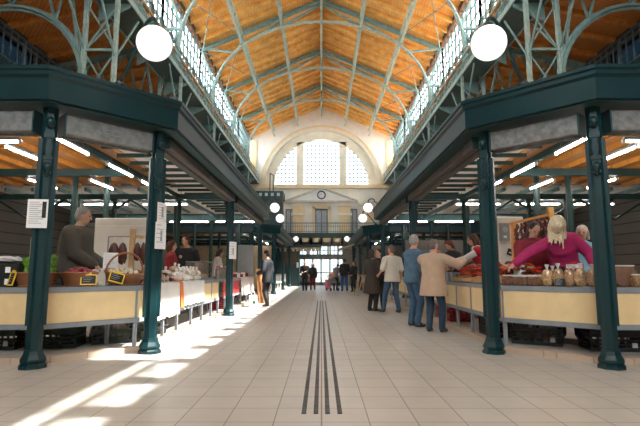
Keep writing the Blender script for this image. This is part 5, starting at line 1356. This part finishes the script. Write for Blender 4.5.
t = thing('yellow_basket', 'yellow basket on the counter of the distant block beyond the man in the suit', 'basket', (-2.55, 23.0, .915)); b = MB(); b.lathe([(.16, 0), (.22, .3), (.2, .3), (.14, .02), (.01, .02)], n=16); b.build('bowl', YELLOW, t, True); b = MB(); b.tube([(.2*cos(a), 0, .28+.25*sin(a)) for a in [pi*i/12 for i in range(13)]], .014, 6); b.build('handle', YELLOW, t, True)
for s, nm in ((-1, 'left hand'), (1, 'right hand')):
    P_ = [(s*2.5, 23.0), (s*2.5, 33.4)]; P_ = P_ if s < 0 else P_[::-1]
    counter(P_, 'grey framed counter of the distant block on the %s side' % ('vegetable stall' if s < 0 else 'nut stall'), mat('white_panel', (.62, .60, .56), .6), [(0, .02), (0, .25), (0, .5), (0, .75), (0, .98)], top=.91, legs_back=False)
t = thing('kiosk', 'dark green kiosk with a small window and a scalloped valance by the far wall', 'kiosk', (-2.9, 35.95, 0)); b = MB(); b.box(-1.2, 1.25, -.8, .8, 0, 2.8); b.build('cabin', DARKGREEN, t); b = MB(); b.box(-1.3, 2.9, -.9, .85, 2.8, 3.08); b.build('roof', DARKGREEN, t); b = MB(); b.box(.2, 1.0, -.83, -.8, 1.6, 2.5); b.build('window', mat('brown_window', (.12, .08, .05), .2), t); b = MB(); b.box(1.05, 1.2, -.825, -.8, 1.35, 1.75); b.build('notice', PAPER, t)
b = MB()
for k in range(10):
    x = -.1+k*.3; b.add([(x-.14, -.93, 2.8), (x+.14, -.93, 2.8), (x+.08, -.93, 2.56), (x-.08, -.93, 2.56), (x-.14, -.90, 2.8), (x+.14, -.90, 2.8), (x+.08, -.90, 2.56), (x-.08, -.90, 2.56)], [(0, 3, 2, 1), (4, 5, 6, 7), (0, 1, 5, 4), (1, 2, 6, 5), (2, 3, 7, 6), (3, 0, 4, 7)])
b.box(-.3, 2.9, -.925, -.9, 2.78, 2.84); b.build('scalloped_valance', mat('beige_valance', (.50, .38, .26), .8), t)
t = thing('small_awning', 'small beige awning on the distant block below the far globe lamps', 'awning', (1.55, 30.5, 2.45)); b = MB(); b.add([(.5, -1.6, .3), (.5, 1.6, .3), (-.45, 1.6, 0), (-.45, -1.6, 0), (.5, -1.6, .34), (.5, 1.6, .34), (-.45, 1.6, .04), (-.45, -1.6, .04)], [(0, 1, 2, 3), (4, 7, 6, 5), (0, 4, 5, 1), (1, 5, 6, 2), (2, 6, 7, 3), (3, 7, 4, 0)]); b.build('canvas', mat('beige_canvas', (.62, .50, .34), .8), t); b = MB(); b.box(-.46, -.44, -1.6, 1.6, -.16, .03); b.build('valance', mat('beige_canvas', (.62, .50, .34), .8), t); b = MB()
for y in (-1.5, 1.5): b.bar((-.44, y, .0), (.7, y, -.2), .03)
b.build('arm', DARKGREEN, t)


# ------------------------------------------------------------------ light, sky, camera
w = bpy.data.worlds.new('sky'); S.world = w; w.use_nodes = True
bg = w.node_tree.nodes['Background']; bg.inputs['Color'].default_value = (.87, .97, 1, 1); bg.inputs['Strength'].default_value = 1.0
sun = bpy.data.lights.new('sun', 'SUN'); sun.energy = 3.0; sun.angle = rad(.7); sun.color = (1, .95, .86)
so = bpy.data.objects.new('sun', sun); C.objects.link(so)
so.rotation_euler = V((-.60, .02, -.80)).to_track_quat('-Z', 'Y').to_euler()
def portal(name, loc, d, sx, sy):
    l = bpy.data.lights.new(name, 'AREA'); l.shape = 'RECTANGLE'; l.size = sx; l.size_y = sy; l.cycles.is_portal = True
    o = bpy.data.objects.new(name, l); C.objects.link(o); o.location = loc; o.rotation_euler = V(d).to_track_quat('-Z', 'Z' if abs(d[2]) < .5 else 'Y').to_euler()
portal('portal_clerestory_west', (-5.9, 15, 10.63), (1, 0, 0), 44, 2.2)
portal('portal_clerestory_east', (5.9, 15, 10.63), (-1, 0, 0), 44, 2.2)
portal('portal_lunette', (0, YE+.5, 9.8), (0, -1, 0), 7.6, 3.8)
portal('portal_near', (0, YN-.5, 9.3), (0, 1, 0), 10, 4.6)
cam = bpy.data.cameras.new('camera'); cam.sensor_width = 36; cam.lens = 470/640*36; cam.clip_end = 300
co = bpy.data.objects.new('camera', cam); C.objects.link(co); co.location = (0, 0, 1.07); co.rotation_euler = (rad(97.1), 0, rad(.18))
S.camera = co
S.view_settings.view_transform = 'Standard'; S.view_settings.look = 'None'; S.view_settings.gamma = 1; S.view_settings.use_curve_mapping = False
S.view_settings.exposure = 3.5
S.cycles.max_bounces = 10; S.cycles.diffuse_bounces = 6; S.cycles.transparent_max_bounces = 16; S.cycles.use_denoising = True
S.cycles.sample_clamp_indirect = 4
